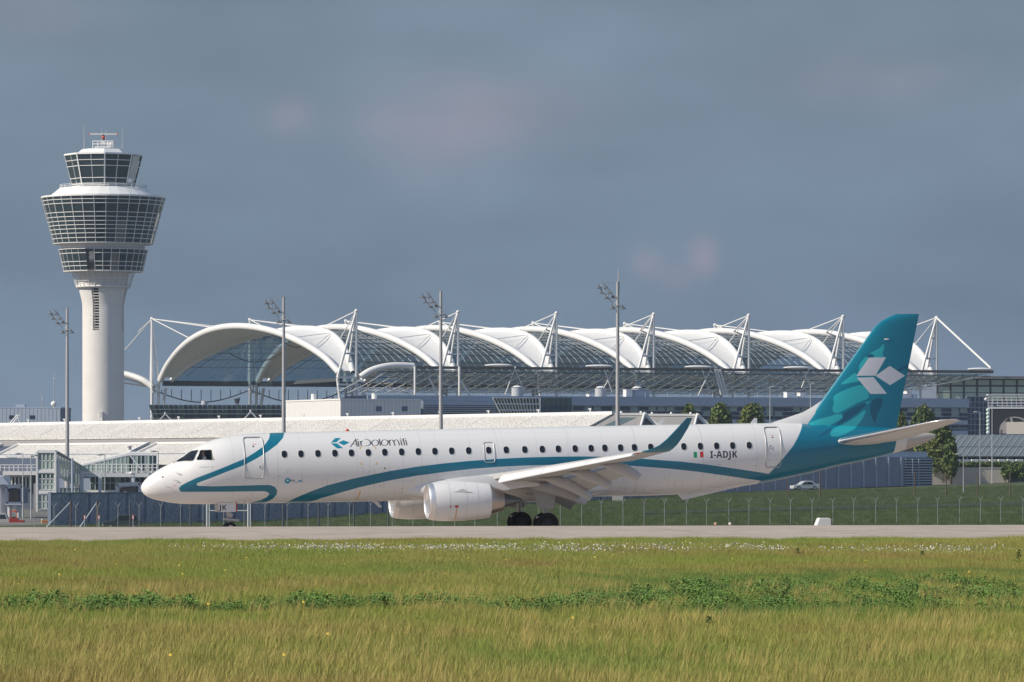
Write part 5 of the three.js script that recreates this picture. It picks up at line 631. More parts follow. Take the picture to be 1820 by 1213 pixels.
// ---------------------------------------------------------------- lamp posts
{
  const lamp = (px, y0, y1, D, label, side, m = M.galv) => { const T = thing('street_lamp', label, 'street lamp', P(px, y0, D), 0, 'thin lamp posts'), h = (y0 - y1) * D / F, a = T.position; wpart(T, 'pole', rod(a.clone().add(V(0, -2, 0)), a.clone().add(V(0, h, 0)), .1, .06, 8), m); wpart(T, 'arm', rod(a.clone().add(V(0, h, 0)), a.clone().add(V(side * .6, h + .06, 0)), .05), m); wpart(T, 'lamp_head', new THREE.SphereGeometry(.3, 12, 8).scale(1.5, .4, .8).translate(a.x + side * .7, a.y + h + .02, a.z), M.steel); };
  lamp(40, 936, 807, 690, 'thin lamp post between the gate lounge and the stair tower, left one', -1); lamp(54.5, 936, 810, 690, 'thin lamp post between the gate lounge and the stair tower, right one', 1); lamp(186, 936, 809, 690, 'thin lamp post in front of the glass walkway', -1, M.steel); lamp(281, 936, 803, 690, 'thin lamp post directly behind the airliner nose', -1, M.steel);
  lamp(1742.5, 862, 733, 850, 'lamp post standing before the glazed corner block', -1, M.steel); lamp(1764, 855, 709, 870, 'taller white lamp post beside the billboard', -1); lamp(1369, 752, 688, 1060, 'thick aerial post rising above the dorsal fillet', 1); lamp(1441, 740, 682, 1060, 'lattice post left of the tail fin', 1);
  lamp(1713, 890, 808, 700, 'short lamp post on the grass bank below the solar roof', -1, M.steel);
}
{ // four floodlight masts
  const headM = mat([.10, .11, .12], .5);
  function flood(px, y0, y1, D, label, aerial) {
    const T = thing('floodlight_mast', label, 'floodlight mast', P(px, y0, D), 0, 'tall apron floodlight masts'), h = (y0 - y1) * D / F, k = 1;
    part(T, 'pole', [rod(V(0, -3, 0), V(0, h * .16, 0), .42, .40, 14), rod(V(0, h * .16, 0), V(0, h, 0), .34, .2, 14)], M.pole);
    const o = h - 2.6, arm = part(T, 'arm', [rod(V(.3, o - .3, .25), V(-2.35, o + 2.55, .25), .07, .07, 6), rod(V(.3, o - .3, -.25), V(-2.35, o + 2.55, -.25), .07, .07, 6), rod(V(.6, o - .7, .25), V(-.6, o - 1.1 + .2, .25), .06, .06, 6), rod(V(-.5, o - .7, 0), V(-2.5, o + 1.6, 0), .06, .06, 6), rod(V(-2.25, o + 2.5, 0), V(0, o + 2.5, 0), .035, .035, 5), ...[0, .25, .5, .75, 1].map((s) => rod(V(lerp(.1, -2.25, s), lerp(o, o + 2.5, s), 0), V(lerp(-.5, -2.45, s), lerp(o - .6, o + 1.6, s), 0), .045, .045, 5))], M.steel);
    const head = merge([new THREE.CylinderGeometry(.1, .42, .36, 12), new THREE.CylinderGeometry(.42, .42, .05, 12).translate(0, -.2, 0), rod(V(0, .15, 0), V(0, .5, 0), .04)]);
    for (const [x, y] of [[-2.65, 1.85], [-1.75, 1.85], [-2.25, 1.1], [-1.15, 1.1], [-1.6, .35], [-.7, .45], [-.72, -1.1], [.72, -1.1]]) { const m = share(T, 'lamp_head', head, headM, x, o + y, (x * 7 % 1) * .3); m.rotation.z = .12; m.castShadow = true; }
    part(T, 'lower_yoke', rod(V(-.8, o - .85, 0), V(.8, o - .85, 0), .05), M.steel); part(T, 'top_fitting', [rod(V(-.2, h, 0), V(.05, h - .1, 0), .07), rod(V(.25, h, 0), V(0, h - .1, 0), .07)], M.darkSteel);
    if (aerial) part(T, 'aerial', [rod(V(.1, h, 0), V(.1, h + 1.9, 0), .06), rod(V(.22, h - 1.6, 0), V(.22, h + 1.2, 0), .04)], M.galv);
    part(T, 'base_block', box(0, -.6, 0, 1.5, 1.2, 1.5), M.concreteGrey); if (px < 200) for (const s of [-1, 1]) part(T, 'red_plate', box(s * .5, .25, .6, .35, .55, .06), M.red);
  }
  M.pole = mat([.46, .45, .46], .6, { map: grain });
  flood(119, 886, 549, 800, 'floodlight mast at the left, in front of the glass stair tower', false); flood(504, 886, 529, 760, 'floodlight mast behind the teal stripe of the forward fuselage', false); flood(783.5, 886, 518, 740, 'floodlight mast behind the middle of the fuselage', false); flood(1098, 880, 501, 715, 'rightmost floodlight mast, with an aerial on its top', true);
}
// ---------------------------------------------------------------- right-hand background
{
  const f = front(1757, 1186, 20.5 * Math.PI / 180), B = thing('glazed_corner_block', 'square-grid blue glazed block at the right end of the dark office block', 'building', f.at, f.turn), x0 = f.x(1721), x1 = f.x(1758), r = rng(9); part(B, 'core', box((x0 + x1) / 2, 10, -5, x1 - x0 - .2, 19.4, 8), M.slate);
  const pw = (x1 - x0) / 5; for (let i = 0; i < 5; i++) for (let j = 0; j < 7; j++) part(B, 'pane', box(x0 + (i + .5) * pw, f.y(1740, 710 + j * 10), -.9, pw - .15, 1.1, .08), r() < .5 ? M.glassBlue : M.glassDark); for (let i = 0; i <= 5; i++) part(B, 'mullion', box(x0 + i * pw, f.y(1740, 742), -.8, .13, 10, .16), M.cladBlue); for (let j = 0; j <= 7; j++) part(B, 'transom', box((x0 + x1) / 2, f.y(1740, 705 + j * 10), -.8, x1 - x0, .13, .16), M.cladBlue);
  const g = front(1690, 1300, 12 * Math.PI / 180), Hh = thing('pale_glass_hall', 'pale green glass hall at the right edge under a dark roof line', 'building', g.at, g.turn), a = g.x(1668), b = g.x(1880); part(Hh, 'core', box((a + b) / 2, g.y(1750, 676) / 2, -8, b - a, g.y(1750, 676), 14), M.slate); const n = 9, w = (b - a) / n;
  for (let i = 0; i < n; i++) for (let j = 0; j < 3; j++) part(Hh, 'pane', box(a + (i + .5) * w, g.y(1750, [680, 692.5, 706][j]), -.85, w - .5, [1.35, 1.5, 2.0][j], .1), mat([.50, .60, .50], .3)); for (let i = 0; i <= n; i++) part(Hh, 'mullion', box(a + i * w, g.y(1750, 692), -.75, .42, 6.5, .3), M.darkSteel); part(Hh, 'roof_edge', box((a + b) / 2, g.y(1750, 671.5), -6, b - a + 2, .7, 16), mat([.2, .21, .2], .7)); part(Hh, 'rail', box((a + b) / 2, g.y(1750, 686.3), -.7, b - a, .35, .3), M.darkSteel);
  // billboard with a printed sedan, its gantry above
  const h = front(1758, 1020, 4 * Math.PI / 180), bx0 = h.x(1758), bx1 = h.x(1850), by0 = h.y(1790, 772), by1 = h.y(1790, 726.5), tex = canvasTex(1024, 512, (c) => { c.fillStyle = '#2f3138'; c.fillRect(0, 0, 1024, 512); const X = (px) => (px - 1758) / 92 * 1024, Yy = (py) => (py - 726.5) / 45.5 * 512; c.fillStyle = '#b3aca6'; c.beginPath(); c.moveTo(X(1777), Yy(771)); c.quadraticCurveTo(X(1775), Yy(757), X(1784), Yy(750)); c.quadraticCurveTo(X(1790), Yy(742), X(1802), Yy(741)); c.quadraticCurveTo(X(1818), Yy(741), X(1829), Yy(751)); c.lineTo(X(1844), Yy(756)); c.lineTo(X(1846), Yy(771)); c.closePath(); c.fill(); c.fillStyle = '#2b2d34'; c.beginPath(); c.moveTo(X(1786), Yy(750.5)); c.quadraticCurveTo(X(1790), Yy(744), X(1795), Yy(743)); c.lineTo(X(1797), Yy(750)); c.closePath(); c.fill(); c.beginPath(); c.moveTo(X(1799), Yy(743)); c.quadraticCurveTo(X(1813), Yy(742), X(1822), Yy(750)); c.lineTo(X(1801), Yy(750.5)); c.closePath(); c.fill(); c.fillStyle = '#1d1e22'; c.beginPath(); c.ellipse(X(1780.5), Yy(768), 22, 44, 0, 0, 7); c.fill(); c.fillStyle = '#8b867f'; c.beginPath(); c.ellipse(X(1780.5), Yy(768), 12, 26, 0, 0, 7); c.fill(); c.fillStyle = '#e6dccb'; c.fillRect(X(1789), Yy(750.5), 800, 300); });
  const T = thing('billboard', 'dark billboard printed with a silver sedan at the right edge', 'billboard', h.at, h.turn), pg = new THREE.BoxGeometry(bx1 - bx0, by1 - by0, .3); pg.translate((bx0 + bx1) / 2, (by0 + by1) / 2, 0); part(T, 'printed_face', pg, mat([1, 1, 1], .7, { map: tex }), { keepUV: true }); part(T, 'frame', [beam(V(bx0, by1 + .1, .1), V(bx1, by1 + .1, .1), .4, .3), beam(V(bx0, by0, .1), V(bx0, by1, .1), .3, .4)], M.white); for (let i = 0; i < 7; i++) part(T, 'scallop', new THREE.SphereGeometry(.42, 10, 6).translate(bx0 - .15, lerp(by0 + .3, by1 - .3, i / 6), .1), phys([.5, .62, .6], .2)); part(T, 'legs', [rod(V(bx0 + 2, 0, -.3), V(bx0 + 2, by0 + .5, -.3), .3), rod(V(bx1 - 2, 0, -.3), V(bx1 - 2, by0 + .5, -.3), .3)], M.steel);
  for (let j = 0; j < 4; j++) part(T, 'gantry_rail', rod(V(bx0, by1 + .5 + j * .6, -.6), V(bx1, by1 + .5 + j * .6, -.6), .07), M.white); for (let i = 0; i < 12; i++) part(T, 'gantry_post', rod(V(lerp(bx0, bx1, i / 11), by1, -.6), V(lerp(bx0, bx1, i / 11), by1 + 2.4, -.6), .07), M.galv); part(T, 'gantry_roof', box((bx0 + bx1) / 2, h.y(1790, 702), -2, bx1 - bx0, .3, 3), M.galv); part(T, 'spot_lamp', [new THREE.SphereGeometry(.35, 10, 8).translate(bx0 - .6, h.y(1758, 710), .2)], M.white);
}
{ // solar-roofed car park, wall blocks, hedge, beige wall
  const f = front(1740, 930, 16 * Math.PI / 180), S = thing('ribbed_roof_carport', 'long carport with ribbed grey sloping roof behind the large tree', 'carport', f.at, f.turn), a = f.x(1640), b = f.x(1880), yt = f.y(1740, 773), yb = f.y(1740, 811), zt = -9, rr = mat([.17, .20, .21], .5, { map: grain });
  part(S, 'roof', slab(V(a, yt, zt), V(a, yb, 0), V(b, yb, 0), V(b, yt, zt), V(0, -.2, 0)), rr); part(S, 'rear_slope', slab(V(a, yt, zt), V(b, yt, zt), V(b, yb, zt - 8), V(a, yb, zt - 8), V(0, -.2, 0)), rr); for (let x = a + 6; x < b + 8; x += 1.3) part(S, 'rib', beam(V(x, yt + .05, zt), V(x - 6.6, yb + .05, 0), .09, .1), M.cladBlue); part(S, 'mid_rail', beam(V(a, lerp(yt, yb, .57) + .12, zt * .43), V(b, lerp(yt, yb, .57) + .12, zt * .43), .2, .15), M.galv); for (let x = a + 1; x < b; x += 4) part(S, 'column', rod(V(x, yb, -.5), V(x, -1, -.5), .14), M.concrete); part(S, 'back_wall', box((a + b) / 2, yb / 2 - .4, zt / 2, b - a, yb + .8, .3), M.darkSteel);
  for (let i = 0; i < 20; i++) { const K = thing('white_kerb_block', ['first', 'second', 'third', 'fourth', 'fifth', 'sixth', 'seventh', 'eighth', 'ninth', 'tenth'][i % 10] + ' white kerb block from the left along the carport front', 'kerb block', V(), f.turn, 'white kerb blocks'); const px = 1690 + i * 15.8; if (px > 1830) { scene.remove(K); taken['white_kerb_block']--; break; } K.position.copy(f.at).add(V(f.x(px) * Math.cos(f.turn) + 3 * Math.sin(f.turn), 0, -f.x(px) * Math.sin(f.turn) + 3 * Math.cos(f.turn))); K.position.y = f.y(px, 819.5); part(K, 'block', extrude([[-.7, -.5], [.7, -.5], [.68, .2], [-.66, .2]], .5, .03), M.white); part(K, 'chamfer', box(0, .22, .25, 1.2, .06, .4), M.white); }
  const g = front(1740, 905, 10 * Math.PI / 180), Bw = thing('beige_wall', 'low beige retaining wall right of the large tree', 'wall', g.at, g.turn), x0 = g.x(1655), x1 = g.x(1792); part(Bw, 'wall', box((x0 + x1) / 2, g.y(1740, 832.5) - 1.6, 0, x1 - x0, 3.2, .4), mat([.62, .55, .45], .9, { map: grain })); part(Bw, 'coping', box((x0 + x1) / 2, g.y(1740, 832.2), 0, x1 - x0, .14, .55), mat([.66, .60, .5], .9));
  const L = front(1600, 850, 24 * Math.PI / 180), G = thing('louvred_hall', 'grey-blue hall with louvred end below the tail cone', 'building', L.at, L.turn), l0 = L.x(1120), l1 = L.x(1657), ly = L.y(1600, 813), lb = -1.5; part(G, 'wall', box((l0 + l1) / 2, (ly + lb) / 2, -5, l1 - l0, ly - lb, 10), M.cladWall); part(G, 'roof_band', box((l0 + L.x(1652)) / 2, L.y(1600, 808), -5.5, L.x(1652) - l0, .95, 9.6), M.cladBlue);
  for (let px = 1130; px < 1608; px += 22.5) part(G, 'pilaster', box(L.x(px), (ly + lb) / 2, .06, .28, ly - lb, .2), M.cladBlue); for (let j = 0; j < 11; j++) part(G, 'louvre', box((L.x(1609) + l1) / 2, L.y(1630, 817 + j * 4.7), .12, l1 - L.x(1609), .2, .3), M.cladBlue); part(G, 'louvre_backing', box((L.x(1609) + l1) / 2, L.y(1630, 842), .03, l1 - L.x(1609), 5.2, .06), M.darkSteel); for (const px of [1621, 1632]) part(G, 'downpipe', box(L.x(px), L.y(px, 842), .32, .12, 5, .12), M.cladBlue);
}
// ---------------------------------------------------------------- pilots behind the flight deck window
function figure(bones, blobs, size, centre, res = 56) {      // tapered capsules joined smoothly and meshed
  const mc = new MarchingCubes(res, undefined, false, false, 60000), h = res / 2, d = V(), ba = V(), pa = V();
  const cap = (p, a, b, r0, r1) => { pa.subVectors(p, a); ba.subVectors(b, a); const t = clamp(pa.dot(ba) / ba.lengthSq()); return pa.addScaledVector(ba, -t).length() - lerp(r0, r1, t); };
  for (let k = 0; k < res; k++) for (let j = 0; j < res; j++) for (let i = 0; i < res; i++) {
    d.set((i - h) / h * size, (j - h) / h * size, (k - h) / h * size).add(centre); let v = 1e3;
    for (const [a, b, r0, r1, sm] of bones) { const c = cap(d, a, b, r0, r1), q = sm || .03, e = clamp(.5 + .5 * (v - c) / q); v = lerp(v, c, e) - q * e * (1 - e); }
    for (const [c, r] of blobs) { const x = Math.hypot((d.x - c.x) / r.x, (d.y - c.y) / r.y, (d.z - c.z) / r.z), q = (x - 1) * Math.min(r.x, r.y, r.z), e = clamp(.5 + .5 * (v - q) / .014); v = lerp(v, q, e) - .014 * e * (1 - e); }
    mc.field[i + j * res + k * res * res] = -v;
  }
  mc.isolation = 0; mc.update(); const n = mc.count, g = new THREE.BufferGeometry();
  const pos = Array.from(mc.positionArray.slice(0, n * 3)).map((x, i) => x * size + [centre.x, centre.y, centre.z][i % 3]), nor = Array.from(mc.normalArray.slice(0, n * 3));
  g.setAttribute('position', new THREE.Float32BufferAttribute(pos, 3)); g.setAttribute('normal', new THREE.Float32BufferAttribute(nor, 3)); return g;
}
plane.updateMatrixWorld(true);
function pilot(x, y, z, label, capped) {                     // origin between the seat and the hips; faces the nose (local -x)
  const o = thing('person', label, 'person', plane.localToWorld(V(x, y, z)), 0, 'flight crew'); o.rotation.copy(plane.rotation);
  const arms = []; for (const s of [-1, 1]) { const sh = V(.0, .42, s * .17), el = V(-.14, .2, s * .24), wr = V(-.38, .24, s * .14); arms.push([sh, el, .055, .045], [el, wr, .043, .03], [wr, wr.clone().add(V(-.07, .01, -s * .01)), .034, .03]); for (let f = 0; f < 4; f++) arms.push([wr.clone().add(V(-.08, .025 - f * .017, 0)), wr.clone().add(V(-.135 + .008 * f, .018 - f * .02, -s * .03)), .0095, .008, .006]); arms.push([wr.clone().add(V(-.05, .03, -s * .01)), wr.clone().add(V(-.09, .055, -s * .035)), .0105, .009, .006]); }
  const g = figure([[V(.02, 0, 0), V(.02, .25, 0), .15, .14, .06], [V(.02, .25, 0), V(.02, .40, 0), .14, .12, .06], [V(.02, .42, -.13), V(.02, .42, .13), .07, .07, .05], [V(.01, .46, 0), V(-.01, .56, 0), .055, .05], [V(0, .02, .1), V(-.35, .04, .12), .085, .07], [V(0, .02, -.1), V(-.35, .04, -.12), .085, .07], ...arms], [[V(-.02, .665, 0), V(.098, .118, .078)], [V(-.055, .615, 0), V(.06, .07, .058)], [V(-.115, .645, 0), V(.022, .028, .014)], [V(0, .655, .08), V(.02, .032, .012)], [V(0, .655, -.08), V(.02, .032, .012)], [V(-.105, .597, 0), V(.012, .008, .022)]], .58, V(-.12, .34, 0), 72);
  const col = [], p = g.attributes.position, skin = lin(.46, .27, .19), shirt = lin(.72, .73, .75), hair = lin(.03, .022, .018), tie = lin(.012, .014, .03), trouser = lin(.02, .024, .04), eye = lin(.02, .015, .015), lip = lin(.36, .14, .12);
  for (let i = 0; i < p.count; i++) { const a = p.getX(i), b = p.getY(i), c = p.getZ(i); let q = b > .52 ? skin : a < -.36 && b > .12 ? skin : b < .1 ? trouser : shirt; if (b > .52 && (b > .715 || (a > .03 && b > .6))) q = hair; if (b > .655 && b < .685 && a < -.085 && Math.abs(Math.abs(c) - .032) < .016) q = eye; if (b > .592 && b < .603 && a < -.09 && Math.abs(c) < .024) q = lip; if (b > .2 && b < .47 && a < -.06 && Math.abs(c) < .02 && a > -.2) q = tie; col.push(q.r, q.g, q.b); }
  g.setAttribute('color', new THREE.Float32BufferAttribute(col, 3)); const m = new THREE.Mesh(g, mat([1, 1, 1], .75, { vertexColors: true })); m.name = 'body'; m.castShadow = m.receiveShadow = true; o.add(m);
  if (capped) part(o, 'cap', [new THREE.SphereGeometry(.105, 16, 8, 0, Math.PI * 2, 0, 1.5).scale(1.05, .8, .86).translate(-.015, .71, 0), new THREE.CylinderGeometry(.07, .07, .012, 14).scale(1, 1, 1).translate(-.1, .705, 0)], mat([.02, .025, .05], .7));
}
pilot(2.93, .95, .42, 'pilot in white shirt and dark cap at the flight deck side window', true); pilot(2.9, .88, -.42, 'second crew member in white shirt, lower and further inside the flight deck', false);

// ---------------------------------------------------------------- vehicles and airfield fittings
function car(px, py, D, len, turn, color, label, suv) {
  const at = P(px, py, D), o = thing('car', label, 'car', at, turn, 'cars on the road behind the taxiway'), h = suv ? 1.7 : 1.42, L = len / 2, m = phys(color, .3, { clearcoat: 1 });
  const prof = suv ? [[-L, .35], [-L + .02, .75], [-L + .15, .9], [-L * .48, 1.02], [-L * .2, h - .1], [-L * .08, h], [L * .75, h - .02], [L * .9, 1.1], [L, .95], [L, .35]] : [[-L, .3], [-L + .02, .62], [-L * .5, .85], [-L * .18, h - .08], [0, h], [L * .45, h - .04], [L * .72, .95], [L - .05, .86], [L, .32]];
  const notch = []; for (const c of [-L * .62, L * .62]) for (let k = 0; k <= 8; k++) notch.push([c, k]); const bottom = []; for (const c of [L * .62, -L * .62]) for (let k = 0; k <= 8; k++) { const a = k / 8 * Math.PI; bottom.push([c + .36 * Math.cos(a), .3 + .36 * Math.sin(a)]); }
  part(o, 'body', extrude([...prof, ...bottom], 1.62, .06).translate(0, 0, -.81), m);
  const y0 = suv ? 1.03 : .88, win = (a, b, c, d) => [box(0, 0, 0, .001, .001, .001), extrude([[a, y0], [b, y0], [d, h - .12], [c, h - .12]], .02).translate(0, 0, .865)];
  for (const q of suv ? [[-L * .38, -.05, -L * .14, -.05], [.05, L * .42, .05, L * .42], [L * .47, L * .8, L * .47, L * .72]] : [[-L * .38, -.03, -L * .12, -.03], [.04, L * .55, .04, L * .38]]) part(o, 'side_window', win(...q).slice(1), M.glassDark);
  part(o, 'windscreen', slab(V(-L * .46, y0 + .02, -.68), V(-L * .46, y0 + .02, .68), V(-L * .17, h - .12, .62), V(-L * .17, h - .12, -.62), V(-.03, .03, 0)), M.glassDark);
  for (const c of [-L * .62, L * .62]) for (const s of [-1, 1]) { const w = part(o, 'wheel', new THREE.CylinderGeometry(.32, .32, .2, 20).rotateX(Math.PI / 2).translate(c, .32, s * .78), M.rubber); part(w, 'rim', new THREE.CylinderGeometry(.2, .2, .02, 14).rotateX(Math.PI / 2).translate(c, .32, s * .885), M.steel); }
  for (const s of [-1, 1]) { part(o, 'headlight', box(-L + .02, .66, s * .6, .12, .14, .34), M.white); part(o, 'tail_light', box(L + .03, .85, s * .68, .08, .2, .2), M.red); } part(o, 'bumper', box(-L - .04, .45, 0, .12, .2, 1.6), suv ? M.white : m);
}
car(607, 920.5, 683, 4.7, .25, [.03, .032, .04], 'dark estate car on the road below the forward fuselage', true); car(1431, 871.5, 806, 4.4, .3, [.6, .62, .64], 'white car on the road below the rear fuselage', false); car(216, 941, 600, 4.4, .1, [.05, .06, .07], 'dark car half hidden by the taxiway crest left of the airliner nose', true);
{
  const b = thing('marker_box', 'white slant-ended concrete box at the taxiway edge below the tail', 'marker box', P(1460, 935.5, 262), TH); part(b, 'body', extrude([[-.36, -.1], [.37, -.1], [.37, .36], [.3, .39], [-.22, .39], [-.36, .06]], .5, .02), mat([.8, .8, .78], .7, { map: grain })); part(b, 'lid', box(.05, .41, .25, .5, .03, .46), M.white);
  for (const [px, l, c] of [[1272, 'left one of the two small edge lights beyond the taxiway', [.6, .35, .2]], [1298, 'right one of the two small edge lights beyond the taxiway', [.7, .68, .6]]]) { const e = thing('edge_light', l, 'light', P(px, 937, 262), 0, 'small edge lights'); part(e, 'stem', rod(V(0, -.1, 0), V(0, .12, 0), .03), M.galv); part(e, 'dome', new THREE.SphereGeometry(.08, 10, 8).translate(0, .16, 0), mat(c, .4)); }
  const t = thing('baggage_tractor', 'red airport tractor under the left jet bridge', 'tractor', P(29, 939, 650)); part(t, 'body', extrude([[-.9, .3], [.95, .3], [.95, .95], [.2, 1.0], [.1, 1.25], [-.9, 1.25]], 1.2, .04).translate(0, 0, -.6), mat([.28, .03, .02], .6)); part(t, 'cab_frame', [rod(V(-.8, 1.2, .55), V(-.75, 2.1, .55), .05), rod(V(.1, 1.2, .55), V(.0, 2.1, .55), .05), box(-.38, 2.12, 0, 1.0, .08, 1.2)], M.red); for (const x of [-.55, .6]) for (const z of [-.6, .6]) part(t, 'wheel', new THREE.CylinderGeometry(.3, .3, .22, 16).rotateX(Math.PI / 2).translate(x, .3, z), M.rubber); part(t, 'beacon', new THREE.SphereGeometry(.12, 8, 6).translate(-.3, 2.24, 0), mat([.7, .2, .02], .3)); part(t, 'seat', box(-.4, 1.3, 0, .5, .3, .5), M.black);
  const c = thing('orange_skip', 'orange-brown container at the foot of the glass stair tower', 'container', P(83, 938, 640)); part(c, 'bin', extrude([[-.55, 0], [.55, 0], [.68, .85], [-.68, .85]], .9, .03), mat([.34, .15, .05], .8, { map: grain })); part(c, 'rim', box(0, .88, .45, 1.45, .08, 1.0), M.orange);
  const y = thing('yellow_bollard', 'slim yellow bollard left of the orange-brown container', 'bollard', P(74, 938, 638)); part(y, 'post', rod(V(0, 0, 0), V(0, 1.0, 0), .08), mat([.6, .5, .25], .6)); part(y, 'cap', new THREE.SphereGeometry(.09, 8, 6).translate(0, 1, 0), M.white);
  const w = thing('service_van', 'grey service vehicle cut by the left edge below the jet bridge', 'van', P(3, 939, 655)); part(w, 'body', extrude([[-1.6, .35], [1.1, .35], [1.1, 1.0], [.8, 1.2], [.5, 1.9], [-1.6, 1.9]], 1.7, .05).translate(0, 0, -.85), M.concreteGrey); part(w, 'side_window', extrude([[-.2, 1.2], [.66, 1.2], [.42, 1.75], [-.2, 1.75]], .02).translate(0, 0, .9), M.glassDark); for (const x of [-1, .6]) part(w, 'wheel', new THREE.CylinderGeometry(.33, .33, .2, 16).rotateX(Math.PI / 2).translate(x, .33, .78), M.rubber); part(w, 'lamp', box(1.12, .8, .55, .06, .16, .25), M.white);
}
// ---------------------------------------------------------------- trees and shrubs
const leafM = [[.11, .155, .034], [.08, .125, .03], [.14, .175, .038]].map((c) => mat(c, .8, { side: THREE.DoubleSide }));
function crown(cx, cy, cz, rx, ry, rz, n, size, seed, taper = .35) {  // leaf clumps of many small faces through an uneven volume
  const r = rng(seed), pos = [], nor = [], c = V(), q = new THREE.Quaternion(), e = new THREE.Euler(), corner = [V(-1, -.55, 0), V(1, -.5, .15), V(.8, .6, 0), V(-.9, .5, -.15)];
  const lobes = Array.from({ length: 26 }, () => { const a = r() * 6.283, y = r() * 2 - 1, k = Math.sqrt(1 - y * y) * (1 - taper * (y + 1) / 2 * .9), m = .62 + .25 * r(); return [Math.cos(a) * k * m, y * .82, Math.sin(a) * k * m, .26 + .2 * r()]; });
  for (let i = 0; i < n; i++) {
    const L = lobes[Math.floor(r() * lobes.length)], a = r() * 6.283, y = r() * 2 - 1, k = Math.sqrt(1 - y * y), d = L[3] * (.55 + .5 * Math.sqrt(r()));
    c.set(cx + rx * (L[0] + Math.cos(a) * k * d), cy + ry * (L[1] + y * d), cz + rz * (L[2] + Math.sin(a) * k * d)); e.set(r() * 6.3, r() * 6.3, r() * 6.3); q.setFromEuler(e); const s = size * (.6 + .8 * r());
    const P4 = corner.map((v) => v.clone().multiplyScalar(s).applyQuaternion(q).add(c)), nn = V().subVectors(P4[1], P4[0]).cross(V().subVectors(P4[2], P4[0])).normalize();
    for (const j of [0, 1, 2, 0, 2, 3]) { pos.push(P4[j].x, P4[j].y, P4[j].z); nor.push(nn.x, nn.y, nn.z); }
  }
  const g = new THREE.BufferGeometry(); g.setAttribute('position', new THREE.Float32BufferAttribute(pos, 3)); g.setAttribute('normal', new THREE.Float32BufferAttribute(nor, 3)); return g;
}
function tree(px, yTop, yBase, w, D, label, seed, n = 2600, gY = -1) {
  const k = D / F, top = P(px, yTop, D), h = (yBase - yTop) * k, base = V(top.x, gY, top.z), t = thing('tree', label, 'tree', base, 0, 'trees before the terminal'), cy = top.y - h / 2 - gY, r = rng(seed);
  const bark = mat([.09, .07, .05], .95, { map: grain }), tr = part(t, 'trunk', [rod(V(0, -.5, 0), V(.1, cy - h * .25, 0), .28, .18, 9), rod(V(.1, cy - h * .25, 0), V(0, cy + h * .3, .1), .18, .05, 7)], bark);
  for (let i = 0; i < 7; i++) { const a = i * 2.4, y = lerp(cy - h * .35, cy + h * .1, i / 7); part(tr, 'limb', rod(V(.05, y, 0), V(Math.cos(a) * w * k * .33, y + h * .16, Math.sin(a) * w * k * .33), .1, .03, 6), bark); }
  for (let j = 0; j < 3; j++) part(t, 'crown', crown(0, cy, 0, w * k / 2, h / 2, w * k / 2, Math.round(n * .55), .20 + .06 * j, seed * 3 + j), leafM[(j + seed) % 3]);
}
tree(1225, 722, 765, 30, 1020, 'small round tree left of the three behind the rear fuselage', 1, 1800); tree(1280, 724, 790, 50, 985, 'middle round tree behind the rear fuselage', 2, 2600); tree(1338, 721, 792, 52, 975, 'right round tree behind the rear fuselage, left of the dorsal fillet', 3, 2800);
tree(1603, 736, 800, 26, 960, 'narrow small tree just right of the tail fin', 4, 1500); tree(1641, 725, 800, 46, 945, 'pointed bright tree above the near tailplane', 5, 4000); tree(1674, 760, 852, 56, 905, 'large dark tree right of the tail cone', 6, 6500); tree(1650, 770, 830, 50, 925, 'broad tree partly hidden behind the tail cone', 7, 5200); tree(1690, 790, 848, 26, 900, 'low tree beside the large dark tree, left of the beige wall', 8, 1500);
{
  const hedge = (name, label, px0, px1, y0, y1, D, seed) => { const a = P(px0, y1, D), b = P(px1, y0, D), h = thing(name, label, 'hedge', V((a.x + b.x) / 2, b.y - 1, -D)), w = b.x - a.x, ht = Math.abs(a.y - b.y); for (let j = 0; j < 2; j++) { const g = [], r = rng(seed + j), pos = []; const cr = []; for (let i = 0; i < 10; i++) cr.push(crown((i - 4.5) / 10 * w, 1 + ht / 2 + .1 * r(), (r() - .5), w / 14, ht * .4, .9, 300, .18, seed * 20 + i + 100 * j, 0)); part(h, 'foliage', cr, leafM[j]); } part(h, 'stems', [...Array(9)].map((_, i) => rod(V((i - 4) / 9 * w, -1, 0), V((i - 4) / 9 * w, 1 + ht * .5, 0), .08, .04, 5)), mat([.08, .06, .04], .9)); };
  hedge('clipped_hedge', 'long green hedge below the white kerb blocks', 1686, 1850, 833, 821, 915, 3); hedge('bank_bush', 'rounded green shrub mass at the right edge, beside the beige wall', 1782, 1880, 856, 824, 890, 5);
}
// ---------------------------------------------------------------- meadow
function blades(n, h, spread, lean, w, seed, bend = .5) {   // a tuft of thin bent blades
  const r = rng(seed), pos = []; for (let i = 0; i < n; i++) {
    const a = r() * 6.283, R = spread * Math.sqrt(r()), x = Math.cos(a) * R, z = Math.sin(a) * R, hh = h * (.55 + .6 * r()), t = r() * 6.283, ww = w * (.7 + .6 * r()), dx = Math.cos(t) * ww, dz = Math.sin(t) * ww, lx = lean * hh * (.5 + r()) + (r() - .5) * hh * bend, lz = (r() - .5) * hh * bend;
    const A = [x - dx, -.02, z - dz], B = [x + dx, -.02, z + dz], C = [x + dx * .7 + lx * .4, hh * .62, z + dz * .7 + lz * .4], D = [x - dx * .7 + lx * .4, hh * .62, z - dz * .7 + lz * .4], E = [x + lx, hh, z + lz];
    pos.push(...A, ...B, ...C, ...A, ...C, ...D, ...D, ...C, ...E);
  }
  const g = new THREE.BufferGeometry(); g.setAttribute('position', new THREE.Float32BufferAttribute(pos, 3)); g.computeVertexNormals(); return g;
}
